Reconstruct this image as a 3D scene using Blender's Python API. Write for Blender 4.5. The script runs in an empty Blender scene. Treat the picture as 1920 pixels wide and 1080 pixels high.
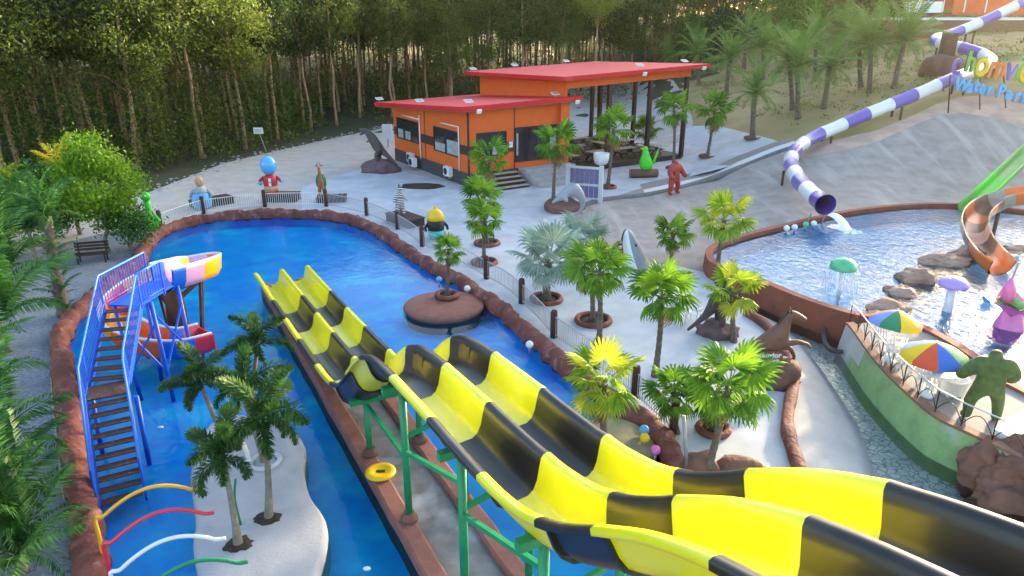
import bpy, bmesh, math, random
import numpy as np
from mathutils import Vector, Matrix, noise
R = math.radians
rnd = random.Random(7)
scene = bpy.context.scene
COL = scene.collection

# ------------------------------------------------------------------ camera, sky, sun, exposure
CAM_H, PITCH, FPX = 11.0, R(20.5), 1333.0
cam_data = bpy.data.cameras.new('camera')
cam_data.sensor_width = 36.0
cam_data.lens = FPX / 1920.0 * 36.0
cam_data.clip_end = 2000.0
cam = bpy.data.objects.new('camera', cam_data)
cam.location = (0, 0, CAM_H)
cam.rotation_euler = (R(90) - PITCH, 0, 0)
COL.objects.link(cam)
scene.camera = cam

SUN_ELEV, SUN_AZ = R(11.0), R(42.0)          # azimuth clockwise from +Y (away from the camera, towards the right)
world = bpy.data.worlds.new('World'); scene.world = world; world.use_nodes = True
wn = world.node_tree.nodes; wn.clear()
sky = wn.new('ShaderNodeTexSky'); sky.sky_type = 'NISHITA'; sky.sun_disc = False
sky.sun_elevation = SUN_ELEV; sky.sun_rotation = SUN_AZ
sky.air_density = 1.0; sky.dust_density = 2.4; sky.ozone_density = 1.0
bg = wn.new('ShaderNodeBackground'); bg.inputs['Strength'].default_value = 0.15
wo = wn.new('ShaderNodeOutputWorld')
world.node_tree.links.new(sky.outputs[0], bg.inputs[0]); world.node_tree.links.new(bg.outputs[0], wo.inputs[0])

sun_data = bpy.data.lights.new('sun', 'SUN'); sun_data.energy = 5.0; sun_data.angle = R(4.0); sun_data.color = (1.0, 0.80, 0.52)
sun = bpy.data.objects.new('sun', sun_data)
sdir = Vector((math.sin(SUN_AZ) * math.cos(SUN_ELEV), math.cos(SUN_AZ) * math.cos(SUN_ELEV), math.sin(SUN_ELEV)))
sun.rotation_euler = (-sdir).to_track_quat('-Z', 'Y').to_euler()
sun.location = sdir * 200
COL.objects.link(sun)

scene.view_settings.view_transform = 'Standard'; scene.view_settings.look = 'None'
scene.view_settings.gamma = 1.0; scene.view_settings.use_curve_mapping = False
scene.view_settings.exposure = 2.45
scene.cycles.max_bounces = 6; scene.cycles.transparent_max_bounces = 16
scene.cycles.caustics_reflective = False; scene.cycles.caustics_refractive = False

# ------------------------------------------------------------------ from a picture point to a place on the site
_sp, _cp = math.sin(PITCH), math.cos(PITCH)
def ray(x, y):
    u = (x - 960) / FPX; v = (540 - y) / FPX
    return Vector((u, _cp + v * _sp, -_sp + v * _cp))
def G(x, y, z=0.0):
    d = ray(x, y); p = d * ((z - CAM_H) / d.z); p.z = z
    return p
def atY(x, y, Y):
    d = ray(x, y); p = d * (Y / d.y); p.z += CAM_H
    return p
def interp(tab, x):
    if x <= tab[0][0]: return tab[0][1]
    for (a, b), (c, d) in zip(tab, tab[1:]):
        if x <= c: return b + (d - b) * (x - a) / (c - a)
    return tab[-1][1]
def sstep(t):
    t = min(1.0, max(0.0, t)); return t * t * (3 - 2 * t)
def zt(x, y):                                   # height of the ground
    c = interp([(15, 0), (21, 1.7), (26, 3.2), (35, 5.5), (50, 8.6), (80, 11.5)], x)
    base = 0.55 * sstep((x - 12) / 5)
    yc = 54 + (x - 21) * 0.286
    y0 = interp([(10, 42), (17, 39.5), (26, 44), (35, 45.5), (60, 46)], x)
    f = min(1.0, max(0.0, (y - y0) / (yc - y0)))
    f = 0.75 * f + 0.25 * sstep(f)
    z = base * (1 - f) + c * f
    if y > yc: z += min(2.2, 0.035 * (y - yc)) * sstep((x - 14) / 8)
    if y > 78: z += 0.022 * (y - 78) * (1 - sstep((x - 5) / 25))
    return z
def T(x, y, off=0.0):                           # where a picture point meets the ground
    d = ray(x, y); t = 10.0; step = 0.5; last = 10.0
    while t < 320:
        p = d * t
        if p.z + CAM_H <= zt(p.x, p.y) + off:
            lo, hi = last, t
            for _ in range(18):
                m = (lo + hi) / 2; q = d * m
                if q.z + CAM_H <= zt(q.x, q.y) + off: hi = m
                else: lo = m
            q = d * hi
            return Vector((q.x, q.y, q.z + CAM_H))
        last = t; t += step
    p = d * 320; return Vector((p.x, p.y, p.z + CAM_H))

# ------------------------------------------------------------------ materials
MATS = {}
def mat(name, col, rough=0.6, var=0.15, scale=3.0, bump=0.0, bscale=20.0, col2=None, metal=0.0, spec=0.5, trans=0.0, coat=0.0, detail=4.0, obj=True, patch=None):
    """one node material: colour broken up by noise, optional second tone, fine relief; trans = light passing through leaves"""
    m = bpy.data.materials.new(name); m.use_nodes = True
    nt = m.node_tree; n = nt.nodes; L = nt.links
    b = n['Principled BSDF']
    tc = n.new('ShaderNodeTexCoord')
    src = tc.outputs['Object'] if obj else tc.outputs['Generated']
    nz = n.new('ShaderNodeTexNoise'); nz.inputs['Scale'].default_value = scale; nz.inputs['Detail'].default_value = detail
    nz.inputs['Roughness'].default_value = 0.6
    L.new(src, nz.inputs['Vector'])
    cr = n.new('ShaderNodeValToRGB')
    c2 = col2 if col2 else tuple(c * (1 - var) for c in col)
    c1 = col if col2 else tuple(min(1, c * (1 + var * 0.6)) for c in col)
    cr.color_ramp.elements[0].position = 0.32; cr.color_ramp.elements[1].position = 0.68
    cr.color_ramp.elements[0].color = (*c2, 1); cr.color_ramp.elements[1].color = (*c1, 1)
    L.new(nz.outputs['Fac'], cr.inputs['Fac'])
    out = cr.outputs['Color']
    if patch:                                   # larger stains: (colour, scale, threshold, softness)
        pc, ps, pt, pw = patch
        nz2 = n.new('ShaderNodeTexNoise'); nz2.inputs['Scale'].default_value = ps; nz2.inputs['Detail'].default_value = 5
        L.new(src, nz2.inputs['Vector'])
        mr = n.new('ShaderNodeMapRange'); mr.inputs['From Min'].default_value = pt; mr.inputs['From Max'].default_value = pt + pw
        L.new(nz2.outputs['Fac'], mr.inputs['Value'])
        mx = n.new('ShaderNodeMix'); mx.data_type = 'RGBA'
        L.new(mr.outputs[0], mx.inputs['Factor']); L.new(out, mx.inputs[6]); mx.inputs[7].default_value = (*pc, 1)
        out = mx.outputs[2]
    L.new(out, b.inputs['Base Color'])
    b.inputs['Roughness'].default_value = rough; b.inputs['Metallic'].default_value = metal
    b.inputs['Specular IOR Level'].default_value = spec
    if coat: b.inputs['Coat Weight'].default_value = coat; b.inputs['Coat Roughness'].default_value = 0.15
    if bump:
        bn = n.new('ShaderNodeTexNoise'); bn.inputs['Scale'].default_value = bscale; bn.inputs['Detail'].default_value = 5
        L.new(src, bn.inputs['Vector'])
        bp = n.new('ShaderNodeBump'); bp.inputs['Strength'].default_value = bump; bp.inputs['Distance'].default_value = 0.05
        L.new(bn.outputs['Fac'], bp.inputs['Height']); L.new(bp.outputs[0], b.inputs['Normal'])
    if trans:
        tr = n.new('ShaderNodeBsdfTranslucent'); L.new(out, tr.inputs['Color'])
        ms = n.new('ShaderNodeMixShader'); ms.inputs[0].default_value = trans
        L.new(b.outputs[0], ms.inputs[1]); L.new(tr.outputs[0], ms.inputs[2])
        L.new(ms.outputs[0], n['Material Output'].inputs['Surface'])
    MATS[name] = m
    return m

def leaf_mat(name, a, b_, trans=0.4, rough=0.5):
    """leaves: tone varies from plant to plant and from leaf to leaf"""
    m = mat(name, a, rough=rough, col2=b_, scale=1.3, trans=trans, spec=0.3, detail=2)
    nt = m.node_tree; n = nt.nodes; L = nt.links
    cr = [x for x in n if x.type == 'VALTORGB'][0]; nz = [x for x in n if x.type == 'TEX_NOISE'][0]
    oi = n.new('ShaderNodeObjectInfo'); geo = n.new('ShaderNodeNewGeometry')
    ad = n.new('ShaderNodeMath'); ad.operation = 'MULTIPLY_ADD'; ad.inputs[1].default_value = 0.45; ad.inputs[2].default_value = -0.22
    L.new(oi.outputs['Random'], ad.inputs[0])
    ad2 = n.new('ShaderNodeMath'); ad2.operation = 'MULTIPLY_ADD'; ad2.inputs[1].default_value = 0.4; L.new(geo.outputs['Random Per Island'], ad2.inputs[0]); L.new(ad.outputs[0], ad2.inputs[2])
    ad3 = n.new('ShaderNodeMath'); ad3.operation = 'ADD'; L.new(ad2.outputs[0], ad3.inputs[0]); L.new(nz.outputs['Fac'], ad3.inputs[1])
    sb = n.new('ShaderNodeMath'); sb.operation = 'SUBTRACT'; sb.inputs[1].default_value = 0.2; L.new(ad3.outputs[0], sb.inputs[0])
    L.new(sb.outputs[0], cr.inputs['Fac'])
    return m

def water_mat(name, tint, ripple, rscale, refl_rough=0.03, stretch=(1, 1, 1), dist=0.05, ior=1.33):
    """clear tinted water: what is below shows through, the sky mirrors by angle, ripples bend the mirror"""
    m = bpy.data.materials.new(name); m.use_nodes = True
    nt = m.node_tree; n = nt.nodes; L = nt.links; n.remove(n['Principled BSDF'])
    tc = n.new('ShaderNodeTexCoord'); mp = n.new('ShaderNodeMapping'); mp.inputs['Scale'].default_value = stretch
    L.new(tc.outputs['Object'], mp.inputs[0])
    a = n.new('ShaderNodeTexNoise'); a.inputs['Scale'].default_value = rscale; a.inputs['Detail'].default_value = 4; a.inputs['Distortion'].default_value = 0.6
    L.new(mp.outputs[0], a.inputs['Vector'])
    bp = n.new('ShaderNodeBump'); bp.inputs['Strength'].default_value = ripple; bp.inputs['Distance'].default_value = dist
    L.new(a.outputs['Fac'], bp.inputs['Height'])
    fr = n.new('ShaderNodeFresnel'); fr.inputs['IOR'].default_value = ior; L.new(bp.outputs[0], fr.inputs['Normal'])
    tp = n.new('ShaderNodeBsdfTransparent'); tp.inputs['Color'].default_value = (*tint, 1)
    gl = n.new('ShaderNodeBsdfGlossy'); gl.inputs['Roughness'].default_value = refl_rough; L.new(bp.outputs[0], gl.inputs['Normal'])
    mx = n.new('ShaderNodeMixShader'); L.new(fr.outputs[0], mx.inputs[0]); L.new(tp.outputs[0], mx.inputs[1]); L.new(gl.outputs[0], mx.inputs[2])
    L.new(mx.outputs[0], n['Material Output'].inputs['Surface'])
    MATS[name] = m
    return m

mat('plaza', (0.50, 0.53, 0.58), 0.72, 0.16, 0.9, 0.15, 14, patch=((0.37, 0.40, 0.44), 0.33, 0.52, 0.18), detail=9)
mat('road', (0.46, 0.42, 0.39), 0.85, 0.16, 0.9, 0.2, 18, patch=((0.40, 0.40, 0.41), 0.22, 0.52, 0.2))
mat('gravel_path', (0.22, 0.25, 0.31), 0.9, 0.4, 9, 0.6, 30, patch=((0.14, 0.16, 0.21), 0.7, 0.5, 0.2))
mat('slope_concrete', (0.30, 0.27, 0.25), 0.85, 0.22, 0.9, 0.3, 9, patch=((0.38, 0.35, 0.33), 0.35, 0.54, 0.14), detail=8)
_m = MATS['slope_concrete']; _n = _m.node_tree.nodes; _l = _m.node_tree.links      # run-off streaks down the slope
_mp = _n.new('ShaderNodeMapping'); _mp.inputs['Scale'].default_value = (2.6, 0.35, 1); _l.new([x for x in _n if x.type == 'TEX_COORD'][0].outputs['Object'], _mp.inputs[0])
_l.new(_mp.outputs[0], [x for x in _n if x.type == 'TEX_NOISE'][1].inputs['Vector'])
mat('deck_concrete', (0.25, 0.24, 0.235), 0.85, 0.2, 1.5, 0.2, 14)
mat('soil', (0.05, 0.035, 0.02), 0.95, 0.4, 5, 0.6, 20)
mat('gravel_strip', (0.30, 0.26, 0.25), 0.95, 0.4, 20, 0.6, 40)
mat('white_strip', (0.66, 0.66, 0.66), 0.8, 0.1, 4)
mat('dark_strip', (0.16, 0.16, 0.17), 0.9, 0.3, 6)
mat('forest_floor', (0.045, 0.06, 0.018), 0.95, col2=(0.035, 0.03, 0.016), scale=0.6, bump=0.6, bscale=8)
mat('hill_earth', (0.42, 0.29, 0.15), 0.95, col2=(0.22, 0.19, 0.055), scale=0.22, bump=0.6, bscale=7, patch=((0.16, 0.17, 0.05), 0.11, 0.55, 0.14), detail=7)
mat('bare_earth', (0.46, 0.33, 0.26), 0.95, 0.2, 0.8, 0.5, 9)
mat('rim_rock', (0.25, 0.085, 0.062), 0.72, col2=(0.12, 0.036, 0.03), scale=1.4, bump=1.0, bscale=7, spec=0.3, patch=((0.33, 0.15, 0.12), 2.6, 0.58, 0.12), detail=8)
mat('island_brown', (0.27, 0.105, 0.08), 0.8, 0.2, 3, 0.35, 24)
mat('island_olive', (0.23, 0.21, 0.13), 0.8, 0.2, 3, 0.3, 20)
mat('sand_island', (0.42, 0.42, 0.45), 0.85, 0.10, 2, 0.2, 18, patch=((0.36, 0.37, 0.44), 0.8, 0.55, 0.2))
mat('pool_floor', (0.004, 0.58, 1.0), 0.6, col2=(0.002, 0.33, 0.92), scale=0.8, detail=10, patch=((0.06, 0.78, 1.0), 0.55, 0.53, 0.16))
mat('channel_floor', (0.20, 0.19, 0.19), 0.5, 0.3, 2, patch=((0.34, 0.34, 0.36), 0.7, 0.55, 0.1))
mat('far_pool_floor', (0.34, 0.72, 0.90), 0.6, col2=(0.18, 0.56, 0.86), scale=0.4, detail=6, patch=((0.50, 0.64, 0.78), 0.3, 0.52, 0.2))
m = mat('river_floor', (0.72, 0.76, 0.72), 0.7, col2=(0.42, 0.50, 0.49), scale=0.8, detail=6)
_n = m.node_tree.nodes; _l = m.node_tree.links; _v = _n.new('ShaderNodeTexVoronoi'); _v.feature = 'DISTANCE_TO_EDGE'; _v.inputs['Scale'].default_value = 4.6  # dark net and pale cells: ripple reflections of the water painted onto the bed
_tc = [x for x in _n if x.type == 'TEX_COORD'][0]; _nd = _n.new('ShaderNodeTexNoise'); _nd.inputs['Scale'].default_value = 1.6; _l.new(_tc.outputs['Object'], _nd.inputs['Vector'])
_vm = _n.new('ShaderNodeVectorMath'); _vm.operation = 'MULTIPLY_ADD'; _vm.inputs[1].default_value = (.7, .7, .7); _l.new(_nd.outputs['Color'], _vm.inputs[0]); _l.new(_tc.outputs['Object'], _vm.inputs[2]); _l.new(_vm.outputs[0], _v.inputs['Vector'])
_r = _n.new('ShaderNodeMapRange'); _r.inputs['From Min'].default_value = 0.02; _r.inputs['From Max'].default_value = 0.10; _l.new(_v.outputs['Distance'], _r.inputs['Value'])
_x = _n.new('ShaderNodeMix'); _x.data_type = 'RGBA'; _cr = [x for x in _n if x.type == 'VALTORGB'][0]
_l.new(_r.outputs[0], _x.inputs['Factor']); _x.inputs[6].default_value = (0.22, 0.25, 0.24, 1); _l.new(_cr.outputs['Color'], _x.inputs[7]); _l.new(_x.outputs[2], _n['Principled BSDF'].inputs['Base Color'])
water_mat('pool_water', (0.42, 0.91, 1.0), 0.45, 2.6, 0.03, dist=0.03, ior=1.22)
water_mat('far_water', (0.88, 0.95, 1.0), 0.9, 3.6, 0.09, stretch=(1, 0.6, 1), dist=0.07, ior=1.22)
water_mat('river_water', (0.90, 0.97, 0.95), 0.8, 3.2, 0.04, dist=0.06, ior=1.33)
mat('slide_yellow', (0.74, 0.70, 0.008), 0.28, 0.06, 1.5, spec=0.45, coat=0.2, patch=((0.72, 0.70, 0.10), 0.9, 0.55, 0.2))
mat('slide_black', (0.016, 0.013, 0.012), 0.33, 0.3, 1.5, spec=0.4, coat=0.15, patch=((0.035, 0.028, 0.024), 1.2, 0.52, 0.2))
mat('slide_brown', (0.16, 0.085, 0.015), 0.4, 0.3, 5)
mat('green_steel', (0.01, 0.24, 0.10), 0.42, 0.12, 3, 0.1, 20)
mat('blue_steel', (0.012, 0.10, 0.62), 0.42, 0.12, 3)
mat('sky_blue_rail', (0.06, 0.22, 0.80), 0.42, 0.10, 3)
mat('stair_tread', (0.10, 0.045, 0.03), 0.75, 0.4, 18, 0.3, 50, patch=((0.35, 0.30, 0.27), 12, 0.66, 0.03))
mat('brown_steel', (0.085, 0.035, 0.022), 0.6, 0.2, 4)
mat('log_post', (0.075, 0.035, 0.028), 0.8, 0.3, 6, 0.4, 24)
mat('white_paint', (0.78, 0.78, 0.78), 0.5, 0.05, 3)
mat('grey_paint', (0.55, 0.56, 0.60), 0.5, 0.08, 3)
mat('grey_steel', (0.30, 0.31, 0.33), 0.4, 0.1, 3, metal=0.4)
mat('fence_grey', (0.42, 0.42, 0.45), 0.55, 0.1, 3)
mat('white_plastic', (0.80, 0.80, 0.81), 0.35, 0.03, 3, coat=0.2)
mat('orange_wall', (0.72, 0.125, 0.018), 0.75, 0.07, 1.6, 0.08, 30)
mat('dark_base', (0.055, 0.055, 0.062), 0.75, 0.2, 3, 0.15, 20)
mat('dark_trim', (0.05, 0.022, 0.018), 0.55, 0.2, 5)
mat('roof_red', (0.56, 0.022, 0.03), 0.6, 0.10, 1.2, 0.05, 12, patch=((0.58, 0.06, 0.07), 0.5, 0.56, 0.2), spec=0.25)
mat('roof_under', (0.35, 0.16, 0.09), 0.7, 0.1, 2)
mat('glass', (0.025, 0.028, 0.032), 0.06, 0.2, 1.0, spec=0.7)
mat('interior_pale', (0.35, 0.36, 0.38), 0.7, 0.3, 3)
mat('dark_wood', (0.055, 0.026, 0.018), 0.7, 0.3, 6, 0.2, 30)
mat('bleached_wood', (0.42, 0.36, 0.31), 0.7, 0.2, 5, 0.2, 30)
mat('step_grey', (0.38, 0.37, 0.37), 0.8, 0.15, 3, 0.2, 20)
mat('dark_stone', (0.085, 0.065, 0.06), 0.75, 0.3, 3, 0.5, 9)
mat('purple_rock', (0.15, 0.09, 0.10), 0.8, 0.3, 2, 0.6, 7)
mat('brown_rock', (0.21, 0.095, 0.065), 0.8, col2=(0.12, 0.055, 0.04), scale=1.6, bump=0.7, bscale=8)
mat('tan_rock', (0.46, 0.31, 0.24), 0.8, col2=(0.30, 0.18, 0.13), scale=1.4, bump=0.6, bscale=6)
mat('purple_tube', (0.16, 0.11, 0.45), 0.28, 0.06, 1, coat=0.3)
mat('purple_dark', (0.10, 0.05, 0.36), 0.28, 0.06, 1, coat=0.3)
mat('white_tube', (0.74, 0.74, 0.80), 0.28, 0.04, 1, coat=0.3)
mat('orange_tube', (0.72, 0.17, 0.025), 0.28, 0.08, 2, coat=0.3)
mat('brown_tube', (0.17, 0.075, 0.03), 0.35, 0.2, 2, coat=0.2)
mat('grey_tube', (0.36, 0.32, 0.26), 0.35, 0.2, 2, coat=0.2)
mat('salmon_tube', (0.75, 0.38, 0.26), 0.35, 0.1, 2, coat=0.2)
mat('lime_chute', (0.17, 0.42, 0.08), 0.35, 0.1, 2, coat=0.2)
mat('toy_pink', (0.62, 0.34, 0.62), 0.3, 0.05, 2, coat=0.3)
mat('toy_amber', (0.85, 0.42, 0.01), 0.3, 0.05, 2, coat=0.3)
mat('toy_red', (0.72, 0.03, 0.05), 0.3, 0.06, 2, coat=0.3)
mat('toy_vermilion', (0.75, 0.12, 0.015), 0.3, 0.06, 2, coat=0.3)
mat('toy_blue', (0.01, 0.12, 0.66), 0.3, 0.06, 2, coat=0.3)
mat('toy_pale', (0.70, 0.72, 0.82), 0.3, 0.05, 2, coat=0.3)
mat('sky_blue', (0.10, 0.42, 0.80), 0.3, 0.06, 2, coat=0.3)
mat('teal', (0.03, 0.50, 0.50), 0.4, 0.08, 3)
mat('skin_tone', (0.62, 0.33, 0.20), 0.6, 0.08, 3)
mat('crimson', (0.50, 0.02, 0.04), 0.5, 0.1, 3)
mat('bright_green', (0.06, 0.62, 0.02), 0.45, 0.12, 4, 0.1, 12)
mat('deep_green', (0.03, 0.15, 0.06), 0.6, 0.15, 3)
mat('giraffe_tan', (0.42, 0.20, 0.08), 0.7, col2=(0.20, 0.07, 0.03), scale=9)
mat('cap_yellow', (0.85, 0.52, 0.01), 0.4, 0.05, 3)
mat('near_black', (0.02, 0.018, 0.018), 0.6, 0.2, 3)
mat('figure_red', (0.36, 0.035, 0.03), 0.6, 0.3, 4, 0.4, 10)
mat('figure_green', (0.075, 0.125, 0.03), 0.65, 0.35, 4, 0.5, 9)
mat('horse_brown', (0.16, 0.07, 0.045), 0.6, 0.25, 4, 0.3, 10)
mat('dolphin_grey', (0.30, 0.32, 0.36), 0.45, 0.1, 2)
mat('shark_grey', (0.24, 0.26, 0.29), 0.5, 0.15, 2)
mat('mouth_red', (0.38, 0.02, 0.02), 0.5, 0.2, 5)
mat('panel_violet', (0.16, 0.14, 0.30), 0.6, 0.15, 2)
mat('solar_glass', (0.30, 0.30, 0.40), 0.5, 0.1, 3)
mat('lime_dome', (0.12, 0.56, 0.28), 0.35, col2=(0.06, 0.40, 0.18), scale=2.2, coat=0.2)
mat('lilac', (0.42, 0.28, 0.66), 0.4, 0.06, 2)
mat('pink_shell', (0.72, 0.15, 0.42), 0.35, 0.08, 2, coat=0.3)
mat('wall_green', (0.25, 0.40, 0.17), 0.85, 0.2, 1.5, 0.3, 12, patch=((0.42, 0.44, 0.42), 0.55, 0.56, 0.1))
mat('wall_brown', (0.26, 0.075, 0.045), 0.8, 0.2, 1.5, 0.25, 12)
mat('wall_grey', (0.47, 0.45, 0.43), 0.85, 0.12, 1.2, 0.25, 10)
mat('cap_brown', (0.24, 0.12, 0.085), 0.85, 0.2, 3, 0.3, 16)
for nm, c in (('cloth_red', (0.70, 0.10, 0.04)), ('cloth_yellow', (0.85, 0.58, 0.02)), ('cloth_green', (0.04, 0.26, 0.12)), ('cloth_blue', (0.05, 0.16, 0.62)), ('cloth_orange', (0.80, 0.24, 0.06)), ('cloth_lilac', (0.22, 0.34, 0.76))):
    mat(nm, c, 0.75, 0.05, 4, trans=0.15)
mat('falling_water', (0.80, 0.84, 0.90), 0.3, 0.1, 8)
mat('foam', (0.82, 0.85, 0.90), 0.6, 0.1, 8)
mat('bark_palm', (0.19, 0.15, 0.12), 0.9, col2=(0.09, 0.065, 0.05), scale=7, bump=0.6, bscale=18)
mat('bark_grey', (0.30, 0.27, 0.22), 0.9, col2=(0.17, 0.14, 0.11), scale=5, bump=0.5, bscale=14)
mat('bark_rubber', (0.46, 0.29, 0.16), 0.85, col2=(0.26, 0.15, 0.085), scale=2.5, bump=0.4, bscale=9)
mat('twig', (0.16, 0.13, 0.07), 0.8, 0.2, 4)
leaf_mat('leaf_fan', (0.19, 0.36, 0.022), (0.05, 0.16, 0.014), 0.38)
leaf_mat('leaf_fan_gold', (0.46, 0.50, 0.04), (0.14, 0.32, 0.02), 0.42)
leaf_mat('leaf_silver', (0.36, 0.46, 0.38), (0.22, 0.32, 0.26), 0.25)
leaf_mat('leaf_fox', (0.075, 0.17, 0.03), (0.022, 0.075, 0.018), 0.3)
leaf_mat('leaf_date', (0.20, 0.33, 0.06), (0.08, 0.18, 0.03), 0.35)
leaf_mat('leaf_rubber', (0.17, 0.22, 0.03), (0.03, 0.065, 0.015), 0.55)
leaf_mat('leaf_bright', (0.18, 0.34, 0.015), (0.06, 0.17, 0.01), 0.45)
leaf_mat('leaf_areca', (0.085, 0.23, 0.035), (0.02, 0.085, 0.02), 0.4)
leaf_mat('leaf_bush', (0.16, 0.24, 0.025), (0.05, 0.09, 0.018), 0.5)
leaf_mat('leaf_dead', (0.34, 0.24, 0.10), (0.20, 0.13, 0.06), 0.3)
leaf_mat('leaf_drygrass', (0.34, 0.30, 0.09), (0.16, 0.20, 0.04), 0.3)
leaf_mat('leaf_sapling', (0.30, 0.34, 0.03), (0.09, 0.14, 0.02), 0.55)  # yellow-green tone: golden backlight put into the leaf colour
leaf_mat('leaf_croton', (0.5, 0.42, 0.03), (0.12, 0.25, 0.02), 0.4)
leaf_mat('leaf_silver_bush', (0.25, 0.28, 0.26), (0.13, 0.16, 0.14), 0.3)

# ------------------------------------------------------------------ mesh building
def orth(d):
    d = d.normalized(); up = Vector((0, 0, 1)) if abs(d.z) < 0.95 else Vector((1, 0, 0))
    a = d.cross(up).normalized(); b = a.cross(d).normalized()
    return a, b
class MB:
    def __init__(s): s.v = []; s.f = []; s.m = []; s.sm = []; s.cur = 0
    def add(s, vs, fs, smooth=False):
        o = len(s.v); s.v += [tuple(p) for p in vs]
        for f in fs: s.f.append(tuple(i + o for i in f)); s.m.append(s.cur); s.sm.append(smooth)
        return s
    def box(s, c, size, rot=None):
        hx, hy, hz = size[0] / 2, size[1] / 2, size[2] / 2; c = Vector(c)
        vs = [Vector((x, y, z)) for z in (-hz, hz) for x, y in ((-hx, -hy), (hx, -hy), (hx, hy), (-hx, hy))]
        if rot is not None: vs = [rot @ p for p in vs]
        return s.add([c + p for p in vs], [(3, 2, 1, 0), (4, 5, 6, 7), (0, 1, 5, 4), (1, 2, 6, 5), (2, 3, 7, 6), (3, 0, 4, 7)])
    def bar(s, p0, p1, w, h=None):
        h = h or w; p0, p1 = Vector(p0), Vector(p1); a, b = orth(p1 - p0); a = a * w / 2; b = b * h / 2
        vs = [p + q for p in (p0, p1) for q in (-a - b, a - b, a + b, -a + b)]
        return s.add(vs, [(0, 1, 2, 3), (7, 6, 5, 4), (0, 4, 5, 1), (1, 5, 6, 2), (2, 6, 7, 3), (3, 7, 4, 0)])
    def tube(s, path, rad, n=8, caps=True, closed=False):
        P = [Vector(p) for p in path]; k = len(P)
        rad = rad if isinstance(rad, (list, tuple)) else [rad] * k
        a = None; vs = []
        for i, p in enumerate(P):
            if closed: d = P[(i + 1) % k] - P[i - 1]
            else: d = P[min(i + 1, k - 1)] - P[max(i - 1, 0)]
            d.normalize()
            if a is None: a, b = orth(d)
            else:
                a = (a - d * a.dot(d)).normalized(); b = a.cross(d)
            for j in range(n):
                t = 2 * math.pi * j / n; vs.append(p + (a * math.cos(t) + b * math.sin(t)) * rad[i])
        fs = []
        for i in range(k if closed else k - 1):
            i2 = (i + 1) % k
            for j in range(n): fs.append((i * n + j, i * n + (j + 1) % n, i2 * n + (j + 1) % n, i2 * n + j))
        s.add(vs, fs, True)
        if caps and not closed:
            o = len(s.v) - len(vs)
            s.f.append(tuple(o + j for j in range(n))[::-1]); s.m.append(s.cur); s.sm.append(False)
            s.f.append(tuple(o + (k - 1) * n + j for j in range(n))); s.m.append(s.cur); s.sm.append(False)
        return s
    def lathe(s, prof, c=(0, 0, 0), n=16, rot=None, sx=1, sy=1):
        c = Vector(c); vs = []
        for r, z in prof:
            for j in range(n):
                t = 2 * math.pi * j / n; p = Vector((r * math.cos(t) * sx, r * math.sin(t) * sy, z))
                vs.append(c + (rot @ p if rot is not None else p))
        k = len(prof); fs = [(i * n + j, i * n + (j + 1) % n, (i + 1) * n + (j + 1) % n, (i + 1) * n + j) for i in range(k - 1) for j in range(n)]
        s.add(vs, fs, True)
        o = len(s.v) - len(vs)
        if prof[0][0] > 1e-4: s.f.append(tuple(o + j for j in range(n))[::-1]); s.m.append(s.cur); s.sm.append(False)
        if prof[-1][0] > 1e-4: s.f.append(tuple(o + (k - 1) * n + j for j in range(n))); s.m.append(s.cur); s.sm.append(False)
        return s
    def ball(s, c, r, n=12, rot=None):
        r = r if isinstance(r, (list, tuple)) else (r, r, r)
        k = max(6, n // 2 + 1); prof = [(max(1e-5, math.sin(math.pi * i / k)), -math.cos(math.pi * i / k)) for i in range(k + 1)]
        M3 = Matrix.Diagonal(Vector(r)); M3 = (rot @ M3) if rot is not None else M3
        return s.lathe(prof, c, n, M3)
    def rock(s, c, r, amp=0.35, freq=1.2, sub=3, seed=0, flat=None, smooth=True):
        bm = bmesh.new(); bmesh.ops.create_icosphere(bm, subdivisions=sub, radius=1)
        r = r if isinstance(r, (list, tuple)) else (r, r, r); c = Vector(c); so = Vector((seed * 7.3, seed * 3.1, -seed * 5.7))
        vs = []
        for v in bm.verts:
            q = v.co * freq + so
            k = 1 + amp * (noise.noise(q) + 0.5 * noise.noise(q * 2.3) + 0.25 * noise.noise(q * 5))
            p = Vector((v.co.x * r[0], v.co.y * r[1], v.co.z * r[2])) * k
            if flat is not None: p.z = max(p.z, flat)
            vs.append(c + p)
        fs = [tuple(x.index for x in f.verts) for f in bm.faces]; bm.free()
        return s.add(vs, fs, smooth)
    def torus(s, c, R_, r, n=24, m=8, sy=1.0, jit=0.0, seed=0):
        c = Vector(c); path = []
        for i in range(n):
            t = 2 * math.pi * i / n; k = 1 + jit * noise.noise(Vector((math.cos(t) * 2, math.sin(t) * 2, seed)))
            path.append(c + Vector((math.cos(t) * R_ * k, math.sin(t) * R_ * sy * k, 0)))
        return s.tube(path, r, m, closed=True)
    def mesh(s, name, mats, org=None):
        me = bpy.data.meshes.new(name)
        v = s.v if org is None else [(p[0] - org[0], p[1] - org[1], p[2] - org[2]) for p in s.v]
        me.from_pydata(v, [], s.f); me.update()
        for m in mats: me.materials.append(MATS[m])
        if s.f:
            me.polygons.foreach_set('material_index', s.m); me.polygons.foreach_set('use_smooth', s.sm)
        return me
    def build(s, name, mats, parent=None):
        if isinstance(mats, str): mats = [mats]
        org = parent.matrix_world.translation if parent is not None else None
        if parent is not None: org = wloc(parent)
        o = bpy.data.objects.new(name, s.mesh(name, mats, org)); COL.objects.link(o)
        if parent is not None: o.parent = parent
        return o
def wloc(o):
    p = Vector((0, 0, 0))
    while o is not None: p = p + o.location; o = o.parent
    return p
def tag(o, label, cat, group=None, kind=None):
    if label: o['label'] = label
    if cat: o['category'] = cat
    if group: o['group'] = group
    if kind: o['kind'] = kind
    return o
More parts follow.
